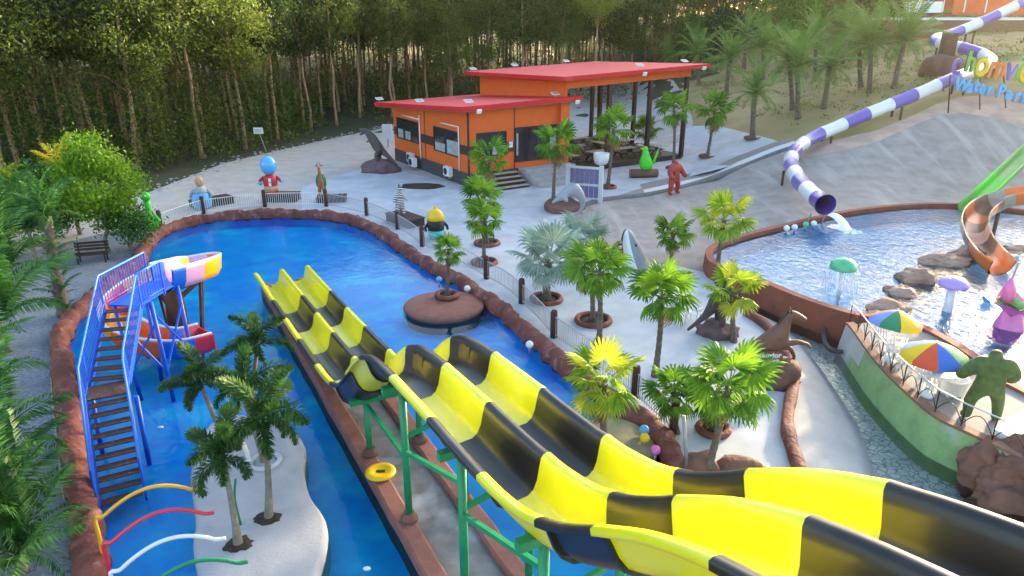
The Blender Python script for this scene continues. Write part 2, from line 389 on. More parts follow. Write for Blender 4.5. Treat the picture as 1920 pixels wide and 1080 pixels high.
def thing(name, label, cat, loc=(0, 0, 0), group=None):
    o = bpy.data.objects.new(name, None); o.empty_display_size = 0.3; COL.objects.link(o); o.location = loc
    return tag(o, label, cat, group)
def struct(name, mb, m):
    o = mb.build(name, m); o['kind'] = 'structure'; return o
def inst(name, me, parent, loc=(0, 0, 0), rot=(0, 0, 0), sc=1.0):
    o = bpy.data.objects.new(name, me); COL.objects.link(o); o.parent = parent
    o.location = loc; o.rotation_euler = rot; o.scale = (sc, sc, sc) if not isinstance(sc, (tuple, list)) else sc
    return o
def skin_mesh(name, verts, edges, mats, sub=2, org=None):
    """verts: (x,y,z,r) joints, edges between them; grown into one continuous surface"""
    me = bpy.data.meshes.new(name); me.from_pydata([v[:3] for v in verts], edges, [])
    o = bpy.data.objects.new(name, me); COL.objects.link(o)
    md = o.modifiers.new('s', 'SKIN'); md.use_smooth_shade = True
    for i, v in enumerate(verts):
        rr = v[3] if isinstance(v[3], (tuple, list)) else (v[3], v[3])
        me.skin_vertices[0].data[i].radius = rr
    me.skin_vertices[0].data[0].use_root = True
    sd = o.modifiers.new('d', 'SUBSURF'); sd.levels = sub; sd.render_levels = sub
    dg = bpy.context.evaluated_depsgraph_get(); ev = o.evaluated_get(dg)
    out = bpy.data.meshes.new_from_object(ev, depsgraph=dg); out.name = name
    bpy.data.objects.remove(o); bpy.data.meshes.remove(me)
    out.materials.clear()
    for m in ([mats] if isinstance(mats, str) else mats): out.materials.append(MATS[m])
    for p in out.polygons: p.use_smooth = True; p.material_index = 0
    return out
def text_mesh(txt, size, depth, m, bold=0.0):
    cu = bpy.data.curves.new('lettering', 'FONT'); cu.body = txt; cu.size = size; cu.extrude = depth; cu.offset = bold; cu.resolution_u = 3
    cu.align_x = 'CENTER'; cu.align_y = 'CENTER'
    o = bpy.data.objects.new('lettering', cu); COL.objects.link(o)
    dg = bpy.context.evaluated_depsgraph_get(); me = bpy.data.meshes.new_from_object(o.evaluated_get(dg), depsgraph=dg)
    bpy.data.objects.remove(o); bpy.data.curves.remove(cu)
    me.materials.clear(); me.materials.append(MATS[m]); return me
def catmull(P, per=6, closed=False):
    P = [Vector(p) for p in P]; n = len(P); out = []
    rng = range(n) if closed else range(n - 1)
    for i in rng:
        if closed: a, b, c, d = P[i - 1], P[i], P[(i + 1) % n], P[(i + 2) % n]
        else: a, b, c, d = P[max(i - 1, 0)], P[i], P[i + 1], P[min(i + 2, n - 1)]
        for k in range(per):
            t = k / per
            out.append(0.5 * ((2 * b) + (c - a) * t + (2 * a - 5 * b + 4 * c - d) * t * t + (3 * b - a - 3 * c + d) * t * t * t))
    if not closed: out.append(P[-1])
    return out
def fill_poly(name, pts, m, drape=None, dz=0.0, depth=None, hole=None, kind='structure', seg=2.0):
    """flat sheet (or one laid over the ground when drape is given), with a skirt of the given depth"""
    bm = bmesh.new(); edges = []
    for loop in [pts] + (hole or []):
        vs = [bm.verts.new((p[0], p[1], p[2] if len(p) > 2 else 0)) for p in loop]
        edges += [bm.edges.new((vs[i], vs[(i + 1) % len(vs)])) for i in range(len(vs))]
    bmesh.ops.triangle_fill(bm, edges=edges, use_beauty=True, use_dissolve=False)
    if drape:
        for _ in range(7):
            long = [e for e in bm.edges if e.calc_length() > seg]
            if not long: break
            bmesh.ops.subdivide_edges(bm, edges=long, cuts=1, use_grid_fill=False)
            bmesh.ops.triangulate(bm, faces=[f for f in bm.faces if len(f.verts) > 3])
        for v in bm.verts: v.co.z = drape(v.co.x, v.co.y) + dz
    for f in bm.faces:
        f.normal_update()
        if f.normal.z < 0: f.normal_flip()
    if depth:
        be = [e for e in bm.edges if e.is_boundary]
        r = bmesh.ops.extrude_edge_only(bm, edges=be)
        for v in [g for g in r['geom'] if isinstance(g, bmesh.types.BMVert)]: v.co.z -= depth
        bmesh.ops.recalc_face_normals(bm, faces=bm.faces[:])
    me = bpy.data.meshes.new(name); bm.to_mesh(me); bm.free(); me.materials.append(MATS[m])
    o = bpy.data.objects.new(name, me); COL.objects.link(o)
    if kind: o['kind'] = kind
    return o
def inside(p, poly):
    x, y = p[0], p[1]; c = False; n = len(poly); j = n - 1
    for i in range(n):
        xi, yi = poly[i][0], poly[i][1]; xj, yj = poly[j][0], poly[j][1]
        if (yi > y) != (yj > y) and x < (xj - xi) * (y - yi) / (yj - yi) + xi: c = not c
        j = i
    return c
def offset_loop(P, d):
    n = len(P); out = []
    area = sum(P[i][0] * P[(i + 1) % n][1] - P[(i + 1) % n][0] * P[i][1] for i in range(n))
    sg = 1 if area > 0 else -1
    for i in range(n):
        a = Vector(P[(i + 1) % n][:2]) - Vector(P[i - 1][:2])
        nrm = Vector((a.y, -a.x)).normalized() * sg * d
        out.append(Vector((P[i][0] + nrm.x, P[i][1] + nrm.y, P[i][2] if len(P[i]) > 2 else 0)))
    return out
# ================================================================== THE SETTING
W_PX = [(236, 1500), (215, 1180), (205, 1080), (195, 1000), (180, 930), (165, 850), (150, 760), (138, 690), (133, 640), (148, 600), (190, 560), (235, 522), (272, 490),
        (284, 468), (300, 446), (340, 426), (400, 413), (470, 407), (540, 406), (610, 409), (660, 419), (700, 436), (740, 463), (780, 492), (820, 515), (850, 530),
        (880, 553), (920, 580), (960, 615), (1000, 650), (1030, 678), (1075, 715), (1120, 750), (1180, 790), (1225, 830), (1246, 880), (1240, 930), (1215, 1000), (1180, 1180), (1150, 1500)]
W0 = [G(*p, 0) for p in W_PX]
NS = 4
W3 = catmull(W0, NS, closed=True)
W3o = offset_loop(W3, .28)
def widx(px): return W_PX.index(px) * NS
RIVER_L = [(1345, 505), (1338, 528), (1352, 556), (1400, 582), (1460, 606), (1500, 640), (1545, 700), (1585, 760), (1612, 805), (1634, 870), (1652, 930), (1700, 1100)]
RIVER_Z = -0.35
FAR_PX = [(1338, 490), (1342, 470), (1400, 448), (1480, 428), (1560, 409), (1640, 396), (1740, 388), (1830, 391), (1920, 400), (2050, 418), (2350, 500), (2500, 700), (2250, 860),
          (1920, 737), (1850, 688), (1800, 654), (1745, 624), (1700, 607), (1640, 598), (1590, 590), (1500, 560), (1410, 522), (1355, 503)]
FAR_Z = 0.6
FAR0 = [G(*p, FAR_Z) for p in FAR_PX]
FAR = catmull(FAR0, 4, closed=True)
CAP_PX = [(1592, 606), (1604, 618), (1650, 680), (1700, 731), (1760, 781), (1830, 815), (1920, 858), (2100, 960)]
CAP = [G(*p, 0.78) for p in CAP_PX]
river_left = [G(*p, RIVER_Z) for p in RIVER_L]
far_wall_foot = [G(*p, 0.6) for p in [(1338, 490), (1355, 503), (1410, 522), (1500, 560), (1590, 592)]]
river_poly = river_left + [Vector((14, 8, 0)), Vector((24, 8, 0)), Vector((24, 13, 0))] + [Vector((p.x, p.y, 0)) for p in CAP[::-1]] + far_wall_foot[::-1][:-1]

# ---- the ground sheet, lowered under the pools and the channel
bank_poly = [G(*p) for p in [(1338, 528), (1352, 556), (1400, 582), (1440, 612), (1474, 660), (1490, 715), (1480, 770), (1478, 810), (1494, 868), (1520, 940), (1560, 1100)]] + [G(*p, RIVER_Z) for p in RIVER_L[1:][::-1]]
sunk = [bank_poly, offset_loop(river_poly, 0.7), offset_loop(W3, 0.5), offset_loop(FAR, 0.5), river_poly, [G(1592, 606, .7), G(1700, 607, .7), G(1850, 688, .7), G(2100, 830, .7), G(2100, 960, .7), G(1700, 731, .7)]]
bb = [(min(p[0] for p in s_), max(p[0] for p in s_), min(p[1] for p in s_), max(p[1] for p in s_)) for s_ in sunk]
def gspace(a, b, lim, f, c): 
    out = []; x = a
    while x < b: out.append(x); x += f if lim[0] < x < lim[1] else c
    return out + [b]
gx = gspace(-230, 250, (-45, 60), 1.0, 4.0); gy = gspace(-30, 420, (-2, 100), 1.0, 4.0)
gm = MB(); vs = []; regs = []
for y in gy:
    for x in gx:
        z = zt(x, y) - 0.03
        for s_, b_ in zip(sunk, bb):
            if b_[0] < x < b_[1] and b_[2] < y < b_[3] and inside((x, y), s_): z = -2.0; break
        else: z += 0.10 * noise.noise(Vector((x * 0.4, y * 0.4, 0))) * (sstep((x - 19) / 6) * sstep((y - 50) / 8) + sstep((y - 70) / 8))
        vs.append((x, y, z))
nx = len(gx)
fs = [(j * nx + i, j * nx + i + 1, (j + 1) * nx + i + 1, (j + 1) * nx + i) for j in range(len(gy) - 1) for i in range(nx - 1)]
gm.add(vs, fs, True)
for k, f in enumerate(gm.f):
    x, y, _ = gm.v[f[0]]
    gm.m[k] = 1 if x > 11 + 5 * noise.noise(Vector((x * .2, y * .2, 3))) - max(0, (72 - y)) * 0.4 + max(0, y - 72) * 0.55 else 0
struct('ground', gm, ['forest_floor', 'hill_earth'])

# ---- paved sheets
i_top, i_a, i_b = widx((284, 468)), widx((610, 409)), widx((1215, 1000))
path_poly = [Vector((-60, 5, 0)), G(236, 1500)] + W3o[widx((236, 1500)):i_top + 1] + [G(255, 440), G(200, 436), G(120, 455), G(0, 490), G(-300, 560)]
fill_poly('garden_path', path_poly, 'gravel_path', drape=lambda x, y: 0.0, dz=0.008, seg=50)
road_px = [(-100, 470), (60, 420), (265, 366), (420, 306), (540, 278), (640, 256), (735, 236), (840, 205), (960, 178), (1100, 152), (1200, 140), (1262, 150), (1290, 190), (1300, 232)]
road_poly = [T(*p) for p in road_px] + [T(1150, 345), T(1000, 420)] + [p for p in W3o[i_top:widx((740, 463)) + 1]][::-1] + [G(255, 440), G(200, 436), G(120, 455), G(0, 490), G(-100, 515)]
fill_poly('road', road_poly, 'road', drape=zt, dz=0.004, seg=6)
plaza_px = [(566, 352), (640, 327), (700, 312), (740, 318), (880, 352), (1060, 318), (1180, 268), (1230, 262), (1300, 236), (1345, 236), (1450, 262), (1470, 270), (1380, 309), (1290, 332),
            (1200, 354), (1130, 376), (1060, 399), (1072, 440), (1130, 474), (1200, 492), (1262, 497), (1330, 508)]
plaza_r = [(1338, 528), (1352, 556), (1400, 582), (1440, 612), (1474, 660), (1490, 715), (1480, 770), (1478, 810), (1494, 868), (1520, 940), (1560, 1100)]
plaza_poly = [T(*p) for p in plaza_px] + [G(*p) for p in plaza_r] + [Vector((8.5, 3, 0)), Vector((4, 3, 0))] + W3o[i_a:widx((1150, 1500)) + 1][::-1] + [G(566, 398)]
plaza = fill_poly('plaza', plaza_poly, 'plaza', drape=zt, dz=0.010, seg=5)
slope_up = [(1060, 399), (1130, 376), (1200, 354), (1290, 332), (1380, 309), (1470, 281), (1500, 296), (1570, 285), (1640, 268), (1700, 241), (1760, 216), (1800, 211), (1860, 222), (1920, 240), (2060, 262)]
far_out = offset_loop(FAR, 0.2)
k0, k1 = FAR_PX.index((1338, 490)) * 4, FAR_PX.index((2050, 418)) * 4
slope_poly = [T(*p) for p in slope_up] + far_out[k0:k1 + 1][::-1] + [T(*p) for p in [(1262, 497), (1200, 492), (1130, 474), (1072, 440)]]
fill_poly('concrete_slope', slope_poly, 'slope_concrete', drape=zt, dz=0.02, seg=1.6)
earth_px = [(1470, 277), (1570, 262), (1640, 246), (1700, 222), (1757, 195), (1800, 182), (1920, 175), (2060, 190), (2060, 264), (1920, 242), (1860, 224), (1800, 213), (1760, 218), (1700, 243), (1640, 270), (1570, 287), (1500, 298)]
fill_poly('bare_earth_bank', [T(*p) for p in earth_px], 'bare_earth', drape=zt, dz=0.015, seg=1.6)
def strip(name, a, b, m, dz):
    fill_poly(name, [T(*p) for p in a] + [T(*p) for p in b[::-1]], m, drape=zt, dz=dz, seg=2)
strip('gravel_strip', [(1200, 346), (1290, 326), (1380, 294), (1450, 268), (1486, 258)], [(1205, 356), (1295, 336), (1382, 304), (1452, 276), (1488, 264)], 'gravel_strip', 0.03)
strip('pale_path_strip', [(1205, 357), (1295, 337), (1382, 305), (1452, 277), (1488, 265)], [(1212, 366), (1300, 346), (1386, 315), (1456, 287), (1500, 272)], 'white_strip', 0.035)
def kerb(name, px, w, h, m, z0=None, closed=False, per=4, wob=0.0):
    P = catmull([T(*p) if z0 is None else G(*p, z0) for p in px], per, closed)
    mb = MB(); n = len(P); prof = [(-.5, -.3), (-.5, .75), (-.32, 1), (.32, 1), (.5, .75), (.5, -.3)]
    vs = []
    for i, p in enumerate(P):
        a = P[min(i + 1, n - 1)] - P[max(i - 1, 0)]; nr = Vector((a.y, -a.x, 0)).normalized()
        k = 1 + wob * noise.noise(p * 1.7)
        for l, u in prof: vs.append(p + nr * (l * w * k) + Vector((0, 0, u * h * k)))
    m_ = len(prof)
    mb.add(vs, [(i * m_ + j, i * m_ + j + 1, (i + 1) * m_ + j + 1, (i + 1) * m_ + j) for i in range(n - 1) for j in range(m_ - 1)], True)
    mb.add([vs[j] for j in range(m_)] + [vs[-m_ + j] for j in range(m_)], [tuple(range(m_)), tuple(range(2 * m_ - 1, m_ - 1, -1))])
    return mb.build(name, m)
o = kerb('terrace_kerb', [(1058, 400), (1130, 377), (1212, 356.5 + 11), (1300, 347), (1386, 316), (1456, 288), (1500, 274)], 0.35, 0.22, 'dark_strip'); o['kind'] = 'structure'
o = kerb('river_kerb', [(1400, 590), (1438, 617), (1472, 660), (1488, 715), (1478, 770), (1476, 812), (1492, 868), (1506, 905), (1530, 980)], 0.34, 0.26, 'rim_rock', 0.0, wob=0.3)
tag(o, 'winding brown rock-like kerb between pale plaza and smooth grey river bank', 'kerb')
o = kerb('path_edging', [(96, 690), (99, 760), (108, 830), (116, 900), (122, 940)], 0.05, 0.05, 'bleached_wood', 0.0, wob=0.4)
tag(o, 'pale hose lying along the path beside the brown pool rim', 'hose')

# ---- the main pool: basin, water, rock rim
pw = MB(); n = len(W3)
WO = offset_loop(W3, .10)
pw.add([(p.x, p.y, -0.02) for p in WO] + [(p.x, p.y, -1.1) for p in WO], [(i, (i + 1) % n, n + (i + 1) % n, n + i) for i in range(n)], True)
struct('pool_wall', pw, 'pool_floor')
fill_poly('pool_floor', [(p.x, p.y, -.62) for p in WO], 'pool_floor')
fill_poly('pool_water', [(p.x, p.y, -0.10) for p in WO], 'pool_water')
def resample_closed(P, st):
    P = P + [P[0]]; out = []; carry = 0.0
    for a, b in zip(P, P[1:]):
        L_ = (b - a).length; t = carry
        while t < L_: out.append(a.lerp(b, t / L_)); t += st
        carry = t - L_
    return out
def rock_rim(name, loop, w, h, seed, i0=None, i1=None, amp=0.22):
    P = loop; n = len(P); prof = [(-.5, -.9), (-.5, .30), (-.42, .72), (-.22, .98), (.05, 1.05), (.28, .92), (.45, .55), (.5, .1), (.5, -.4)]
    vs = []; k = len(prof)
    for i, p in enumerate(P):
        a = P[(i + 1) % n] - P[i - 1]; nr = Vector((a.y, -a.x, 0)).normalized()
        s = Vector((p.x, p.y, seed))
        hh = h * (1 + 0.30 * noise.noise(s * 0.8) + amp * noise.noise(s * 2.2)); ww = w * (1 + 0.25 * noise.noise(s * 1.1 + Vector((9, 0, 0))) + 0.10 * noise.noise(s * 3.1))
        sh = 0.12 * w * noise.noise(s * 1.9 + Vector((0, 5, 0)))
        for j, (l, u) in enumerate(prof):
            q = p + nr * (l * ww + sh) + Vector((0, 0, u * hh))
            d = noise.noise_vector(q * 2.2) * 0.09 + (noise.cell_vector(q * 2.4) - Vector((.5, .5, .5))) * .07 + noise.noise_vector(q * 6.5) * .03
            vs.append(q + d)
    mb = MB()
    fs = []
    for i in range(n):
        i2 = (i + 1) % n
        for j in range(k - 1): fs.append((i * k + j, i * k + j + 1, i2 * k + j + 1, i2 * k + j))
    mb.add(vs, fs, True)
    return mb.build(name, 'rim_rock')
W_f = resample_closed(catmull(W0, 12, closed=True), 0.11)
o = rock_rim('rock_edging', offset_loop(W_f, 0.30), 0.62, 0.36, 1.0)
tag(o, 'reddish brown sculpted rock rim curving all around the deep blue pool', 'pool rim')

# ---- slide axis: s metres up the slide from its lower end, l metres to the right of its middle ridge
S0 = G(530, 505, 0.9); S_DIR = Vector((0.4664, -0.8846, 0)).normalized(); S_N = Vector((-S_DIR.y, S_DIR.x, 0))
def SL(s, l, z): return Vector((S0.x, S0.y, 0)) + S_DIR * s + S_N * l + Vector((0, 0, z))
ch = MB(); ch.add([SL(-0.5, -.62, .06), SL(30, -.62, .06), SL(30, .72, .06), SL(-0.5, .72, .06)], [(0, 1, 2, 3)]); struct('channel_floor', ch, 'channel_floor')
for l, lab in ((-0.72, 'brown stone kerb of the slide channel on the side of the palm island'), (0.84, 'brown stone kerb of the slide channel on the side of the round islet')):
    mb = MB(); prev = None
    ss = [-.5 + i * .5 for i in range(62)]; vs = []
    for s in ss:
        j = 0.03 * noise.noise(Vector((s, l, 0)))
        for dl, z in ((-.22, -1.1), (-.22, .17), (-.17, .22), (.17, .22), (.22, .17), (.22, -1.1)): vs.append(SL(s, l + dl + j, z + j * .5))
    mb.add(vs, [(i * 6 + q, i * 6 + q + 1, (i + 1) * 6 + q + 1, (i + 1) * 6 + q) for i in range(len(ss) - 1) for q in range(5)] + [(0, 1, 2, 3, 4, 5)])
    tag(mb.build('channel_kerb', 'island_brown'), lab, 'kerb')

# ---- the river and its bank
bank = MB(); P = catmull([G(*p) for p in plaza_r], 3); Q = catmull([G(*p, RIVER_Z - .25) for p in RIVER_L[1:]], 3)
def resample(P, n):
    L = [0.0]
    for a, b in zip(P, P[1:]): L.append(L[-1] + (b - a).length)
    out = []; k = 0
    for i in range(n):
        t = L[-1] * i / (n - 1)
        while k < len(P) - 2 and L[k + 1] < t: k += 1
        out.append(P[k].lerp(P[k + 1], (t - L[k]) / max(1e-6, L[k + 1] - L[k])))
    return out
P = resample(P, 40); Q = resample(Q, 40); vs = []
for a, b in zip(P, Q):
    for t in (0, .25, .5, .75, 1): q = a.lerp(b, t); q.z = a.z - (a.z - b.z) * t ** 1.5; vs.append(q)
bank.add(vs, [(i * 5 + j, i * 5 + j + 1, (i + 1) * 5 + j + 1, (i + 1) * 5 + j) for i in range(39) for j in range(4)], True)
struct('river_bank', bank, 'plaza' if False else 'wall_grey')
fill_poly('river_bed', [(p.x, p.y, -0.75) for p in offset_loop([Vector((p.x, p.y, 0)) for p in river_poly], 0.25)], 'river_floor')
fill_poly('river_water', [(p.x, p.y, RIVER_Z) for p in river_poly], 'river_water')

# ---- the farther pool
fw = MB(); n = len(FAR)
fw.add([(p.x, p.y, .45) for p in FAR] + [(p.x, p.y, -.4) for p in FAR], [(i, (i + 1) % n, n + (i + 1) % n, n + i) for i in range(n)], True)
struct('far_pool_wall', fw, 'far_pool_floor')
fill_poly('far_pool_floor', [(p.x, p.y, -0.3) for p in FAR], 'far_pool_floor')
fill_poly('far_pool_water', [(p.x, p.y, FAR_Z) for p in FAR], 'far_water')
o1, o2 = offset_loop(FAR, 0.002), offset_loop(FAR, 0.34); mb = MB()
vs = []
for a, b in zip(o1, o2): vs += [(a.x, a.y, .42), (a.x, a.y, .80), (b.x, b.y, .80), (b.x + (b.x - a.x) * .15, b.y + (b.y - a.y) * .15, -.7)]
mb.add(vs, [(i * 4 + j, i * 4 + j + 1, ((i + 1) % n) * 4 + j + 1, ((i + 1) % n) * 4 + j) for i in range(n) for j in range(3)])
tag(mb.build('concrete_edging', 'wall_brown'), 'smooth brown concrete wall around the pale rippled pool', 'pool rim')

# ---- the raised deck between the farther pool and the river
deck_poly = [(p.x, p.y, 0.70) for p in CAP] + [(p.x, p.y, .70) for p in [G(2100, 855, .7), G(1920, 742, .7), G(1850, 692, .7), G(1800, 658, .7), G(1745, 628, .7), G(1700, 611, .7), G(1640, 603, .7)]]
fill_poly('deck', deck_poly, 'deck_concrete')
C5 = catmull(CAP, 5); wl = MB(); cp_ = MB()
for i, p in enumerate(C5):
    a = C5[min(i + 1, len(C5) - 1)] - C5[max(i - 1, 0)]; nr = Vector((a.y, -a.x, 0)).normalized()
    wl.v += [tuple(p + nr * .10 + Vector((0, 0, -.02))), tuple(p + nr * (.22 + .05 * noise.noise(p)) + Vector((0, 0, -.7))), tuple(p + nr * .34 + Vector((0, 0, -1.6)))]
    cp_.v += [tuple(p - nr * .16 + Vector((0, 0, -.02))), tuple(p - nr * .16 + Vector((0, 0, .05))), tuple(p + nr * .14 + Vector((0, 0, .05))), tuple(p + nr * .14 + Vector((0, 0, -.03)))]
nc = len(C5)
for i in range(nc - 1):
    for j in range(2): wl.f.append((i * 3 + j, i * 3 + j + 1, i * 3 + j + 4, i * 3 + j + 3)); wl.m.append(1 if i > 5 + (1 - j) * 2 else 0); wl.sm.append(True)
    for j in range(3): cp_.f.append((i * 4 + j, i * 4 + j + 1, i * 4 + j + 5, i * 4 + j + 4)); cp_.m.append(0); cp_.sm.append(False)
rw = thing('river_wall', 'curved retaining wall, grey turning mossy green, below the parasol deck', 'wall', C5[6])
wl.build('wall_face', ['wall_grey', 'wall_green'], rw); cp_.build('coping', 'cap_brown', rw)
br = MB()
for i, (px, z, r, sd) in enumerate([((1868, 890), -.15, (.85, .7, 1.0), 3), ((1905, 890), .0, (1.0, .8, .95), 5), ((1960, 905), -.1, (1.2, 1.0, 1.1), 7), ((1905, 945), -.5, (1.2, .7, .8), 9)]):
    br.rock(G(*px, z), r, .30, 1.5, 5, sd)
rk = br.build('rock_outcrop', 'brown_rock'); tag(rk, 'big rough brown artificial rock at the end of the mossy wall', 'rock')
sb = MB(); a, b, c, d = G(1862, 806, .9), G(1925, 768, .9), G(2010, 800, .9), G(1950, 850, .9)
sb.add([(p.x, p.y, z) for z in (.70, .95) for p in (a, b, c, d)], [(4, 5, 6, 7), (0, 1, 5, 4), (1, 2, 6, 5), (2, 3, 7, 6), (3, 0, 4, 7)])
tag(sb.build('white_slab', 'white_paint'), 'plain white raised slab on the deck beside the green statue', 'slab')
sp = MB(); P = catmull([G(*p, -.1) for p in [(1548, 612), (1545, 635), (1556, 655), (1580, 660)]], 4)
sp.tube(P, .09, 8); tag(sp.build('kerb_hoop', 'dark_base'), 'short dark curved kerb in the river at the foot of the grey wall', 'kerb')

# ================================================================== THE ORANGE RESTAURANT
FB = G(880, 352); EX = Vector((.844, .536, 0)).normalized(); EY = Vector((-EX.y, EX.x, 0))
BROT = Matrix.Rotation(math.atan2(EX.y, EX.x), 3, 'Z')
def B(a, b, z): return FB + EX * a + EY * b + Vector((0, 0, z))
def obox(mb, a0, a1, b0, b1, z0, z1): return mb.box(B((a0 + a1) / 2, (b0 + b1) / 2, (z0 + z1) / 2), (abs(a1 - a0), abs(b1 - b0), abs(z1 - z0)), BROT)
def hexa(mb, q, t):      # sloping slab: q = four (a,b,z) of its top, t its thickness
    vs = [B(a, b, z - t) for a, b, z in q] + [B(a, b, z) for a, b, z in q]
    mb.add(vs, [(3, 2, 1, 0), (4, 5, 6, 7), (0, 1, 5, 4), (1, 2, 6, 5), (2, 3, 7, 6), (3, 0, 4, 7)])
LA, LB_ = 8.3, 12.8
def zl(a, b): return 5.32 + .02 * a - .07 * b        # underside of the low roof
def zh(a, b): return 7.02 + .035 * (a - LA) - .03 * b
rest = thing('restaurant', 'orange restaurant with dark base, red sloping roofs and an open dining pavilion', 'building', FB)
m_ = MB(); obox(m_, -.04, LA + .04, -.04, LB_ + .04, 0, 1.0); m_.build('base', 'dark_base', rest)
m_ = MB()
q = [(0, 0), (LA, 0), (LA, LB_), (0, LB_)]
m_.add([B(a, b, 1.0) for a, b in q] + [B(a, b, zl(a, b)) for a, b in q], [(0, 1, 5, 4), (1, 2, 6, 5), (2, 3, 7, 6), (3, 0, 4, 7)])
wall = m_.build('wall', 'orange_wall', rest)
bt = MB()
for i in range(1, 10):                                # narrow cladding joints
    pass
m_ = MB()
for q_ in ((-.03, -.003, -.02, 1.25, 2.25, 2.9), (-.03, -.003, 5.45, 7.8, 2.2, 2.88), (-.03, -.003, 12.2, LB_, 2.2, 2.85), (0, .6, -.03, -.003, 2.25, 2.9), (3.2, 3.75, -.03, -.003, 2.25, 2.95)):
    m_ = MB(); obox(m_, *q_); m_.build('belt', 'dark_trim', rest)
m_ = MB(); obox(m_, -.06, .06, -.06, .06, .0, zl(0, 0) - .02); m_.build('corner_trim', 'dark_trim', rest)
m_ = MB(); obox(m_, -.025, 0, 6.82, 6.9, 1.0, zl(0, 6.9)); m_.build('seam_strip', 'dark_trim', rest)
m_ = MB(); obox(m_, 3.74, 3.82, -.025, 0, 1.0, zl(3.8, 0)); m_.build('seam_strip', 'dark_trim', rest)
def window(side, u0, u1, z0, z1, parts, blind=None):
    """side 'L' = wall along b (faces the road), 'F' = wall along a"""
    f = MB(); w = .07
    def bx(mb, ua, ub, za, zb, d0, d1):
        if side == 'L': obox(mb, -d1, -d0, ua, ub, za, zb)
        else: obox(mb, ua, ub, -d1, -d0, za, zb)
    bx(f, u0, u1, z0, z0 + w, .002, .07); bx(f, u0, u1, z1 - w, z1, .002, .07); bx(f, u0, u0 + w, z0 + w, z1 - w, .002, .07); bx(f, u1 - w, u1, z0 + w, z1 - w, .002, .07)
    for k in range(1, parts): u = u0 + (u1 - u0) * k / parts; bx(f, u - w / 2, u + w / 2, z0 + w, z1 - w, .003, .06)
    win = f.build('window', 'near_black', rest)
    for k in range(parts):
        p = MB(); a0, a1 = u0 + (u1 - u0) * k / parts, u0 + (u1 - u0) * (k + 1) / parts
        bx(p, a0 + w * .6, a1 - w * .6, z0 + w, z1 - w, .004, .025); p.build('pane', 'glass', win)
    if blind:
        for (ua, ub, za, zb) in blind: p = MB(); bx(p, ua, ub, za, zb, .028, .04); p.build('blind', 'interior_pale', win)
    return win
window('L', 8.0, 12.1, 2.0, 3.68, 3, [(10.9, 11.9, 2.1, 2.8), (9.5, 10.5, 2.1, 2.75)])
window('L', 1.35, 5.3, 1.92, 3.72, 2, [(3.5, 5.1, 2.0, 2.6), (1.5, 3.2, 2.0, 3.0)])
window('F', .64, 3.1, 2.08, 3.76, 2, [(1.9, 3.0, 2.1, 2.75)])
window('F', 3.84, 7.6, 1.42, 3.92, 4, [(3.95, 4.1, 1.9, 3.5), (6.9, 7.5, 1.9, 3.6)])
m_ = MB(); obox(m_, 3.3, 3.62, -.06, -.04, 2.55, 2.95); m_.build('notice_board', 'white_paint', rest)
m_ = MB(); obox(m_, 7.65, 8.45, -.35, .3, 0.9, zl(8, 0) - .02); m_.build('pilaster', 'orange_wall', rest)
m_ = MB(); hexa(m_, [(-.9, -.9, 5.72), (LA + .9, -.9, 5.92), (LA + .9, 14.6, 4.85), (-.9, 14.6, 4.68)], .32); rf = m_.build('roof', 'roof_red', rest)
m_ = MB(); hexa(m_, [(-.8, -.8, 5.395), (LA + .8, -.8, 5.595), (LA + .8, 14.5, 4.525), (-.8, 14.5, 4.36)], .06); m_.build('soffit', 'roof_under', rf)
# tall block over the dining pavilion
PA, PB = 21.0, 12.7
m_ = MB(); q = [(LA + .02, .1), (LA + .02, PB)]
m_.add([B(a, b, z) for a, b in q for z in (1.0, zh(a, b))] + [B(a + .2, b, z) for a, b in q for z in (1.0, zh(a, b))], [(0, 1, 3, 2), (4, 6, 7, 5), (0, 4, 5, 1), (2, 3, 7, 6)])
m_.build('upper_wall', 'orange_wall', rest)
m_ = MB(); hexa(m_, [(LA, -.06, zh(LA, 0)), (PA, -.06, zh(PA, 0)), (PA, .16, zh(PA, 0)), (LA, .16, zh(LA, 0))], .62); m_.build('fascia_beam', 'orange_wall', rest)
m_ = MB(); hexa(m_, [(PA - .22, .16, zh(PA, 0)), (PA, .16, zh(PA, 0)), (PA, PB, zh(PA, PB)), (PA - .22, PB, zh(PA, PB))], .5); m_.build('fascia_beam', 'orange_wall', rest)
m_ = MB(); hexa(m_, [(LA - .9, -1.0, zh(LA, 0) + .33), (PA + 1.1, -1.0, zh(PA, 0) + .36), (PA + 1.1, PB + 1.2, zh(PA, PB) + .32), (LA - .9, PB + 1.2, zh(LA, PB) + .30)], .30)
rf2 = m_.build('roof', 'roof_red', rest)
m_ = MB(); hexa(m_, [(LA, 0, zh(LA, 0) - .05), (PA - .2, 0, zh(PA, 0) - .05), (PA - .2, PB, zh(PA, PB) - .05), (LA, PB, zh(LA, PB) - .05)], .05); m_.build('soffit', 'roof_under', rf2)
m_ = MB(); obox(m_, LA + .3, PA, .2, PB, -.3, .40); m_.build('pavilion_floor', 'dark_wood', rest)
for a in (12.6, 16.8, 20.8):
    for b in (.15, 6.4, 12.5):
        m_ = MB(); obox(m_, a - .15, a + .15, b - .15, b + .15, .2, zh(a, b) - .12); m_.build('column', 'dark_trim', rest)
for (a0, a1, b) in ((9.2, 12.6, 12.5), (12.6, 16.8, 12.5)):
    m_ = MB(); obox(m_, a0, a1, b - .04, b + .04, 1.35, 1.43); obox(m_, a0, a1, b - .03, b + .03, .55, .62)
    k = int((a1 - a0) / .16)
    for i in range(k): a = a0 + (a1 - a0) * i / k; obox(m_, a, a + .04, b - .02, b + .02, .6, 1.36)
    m_.build('railing', 'dark_trim', rest)
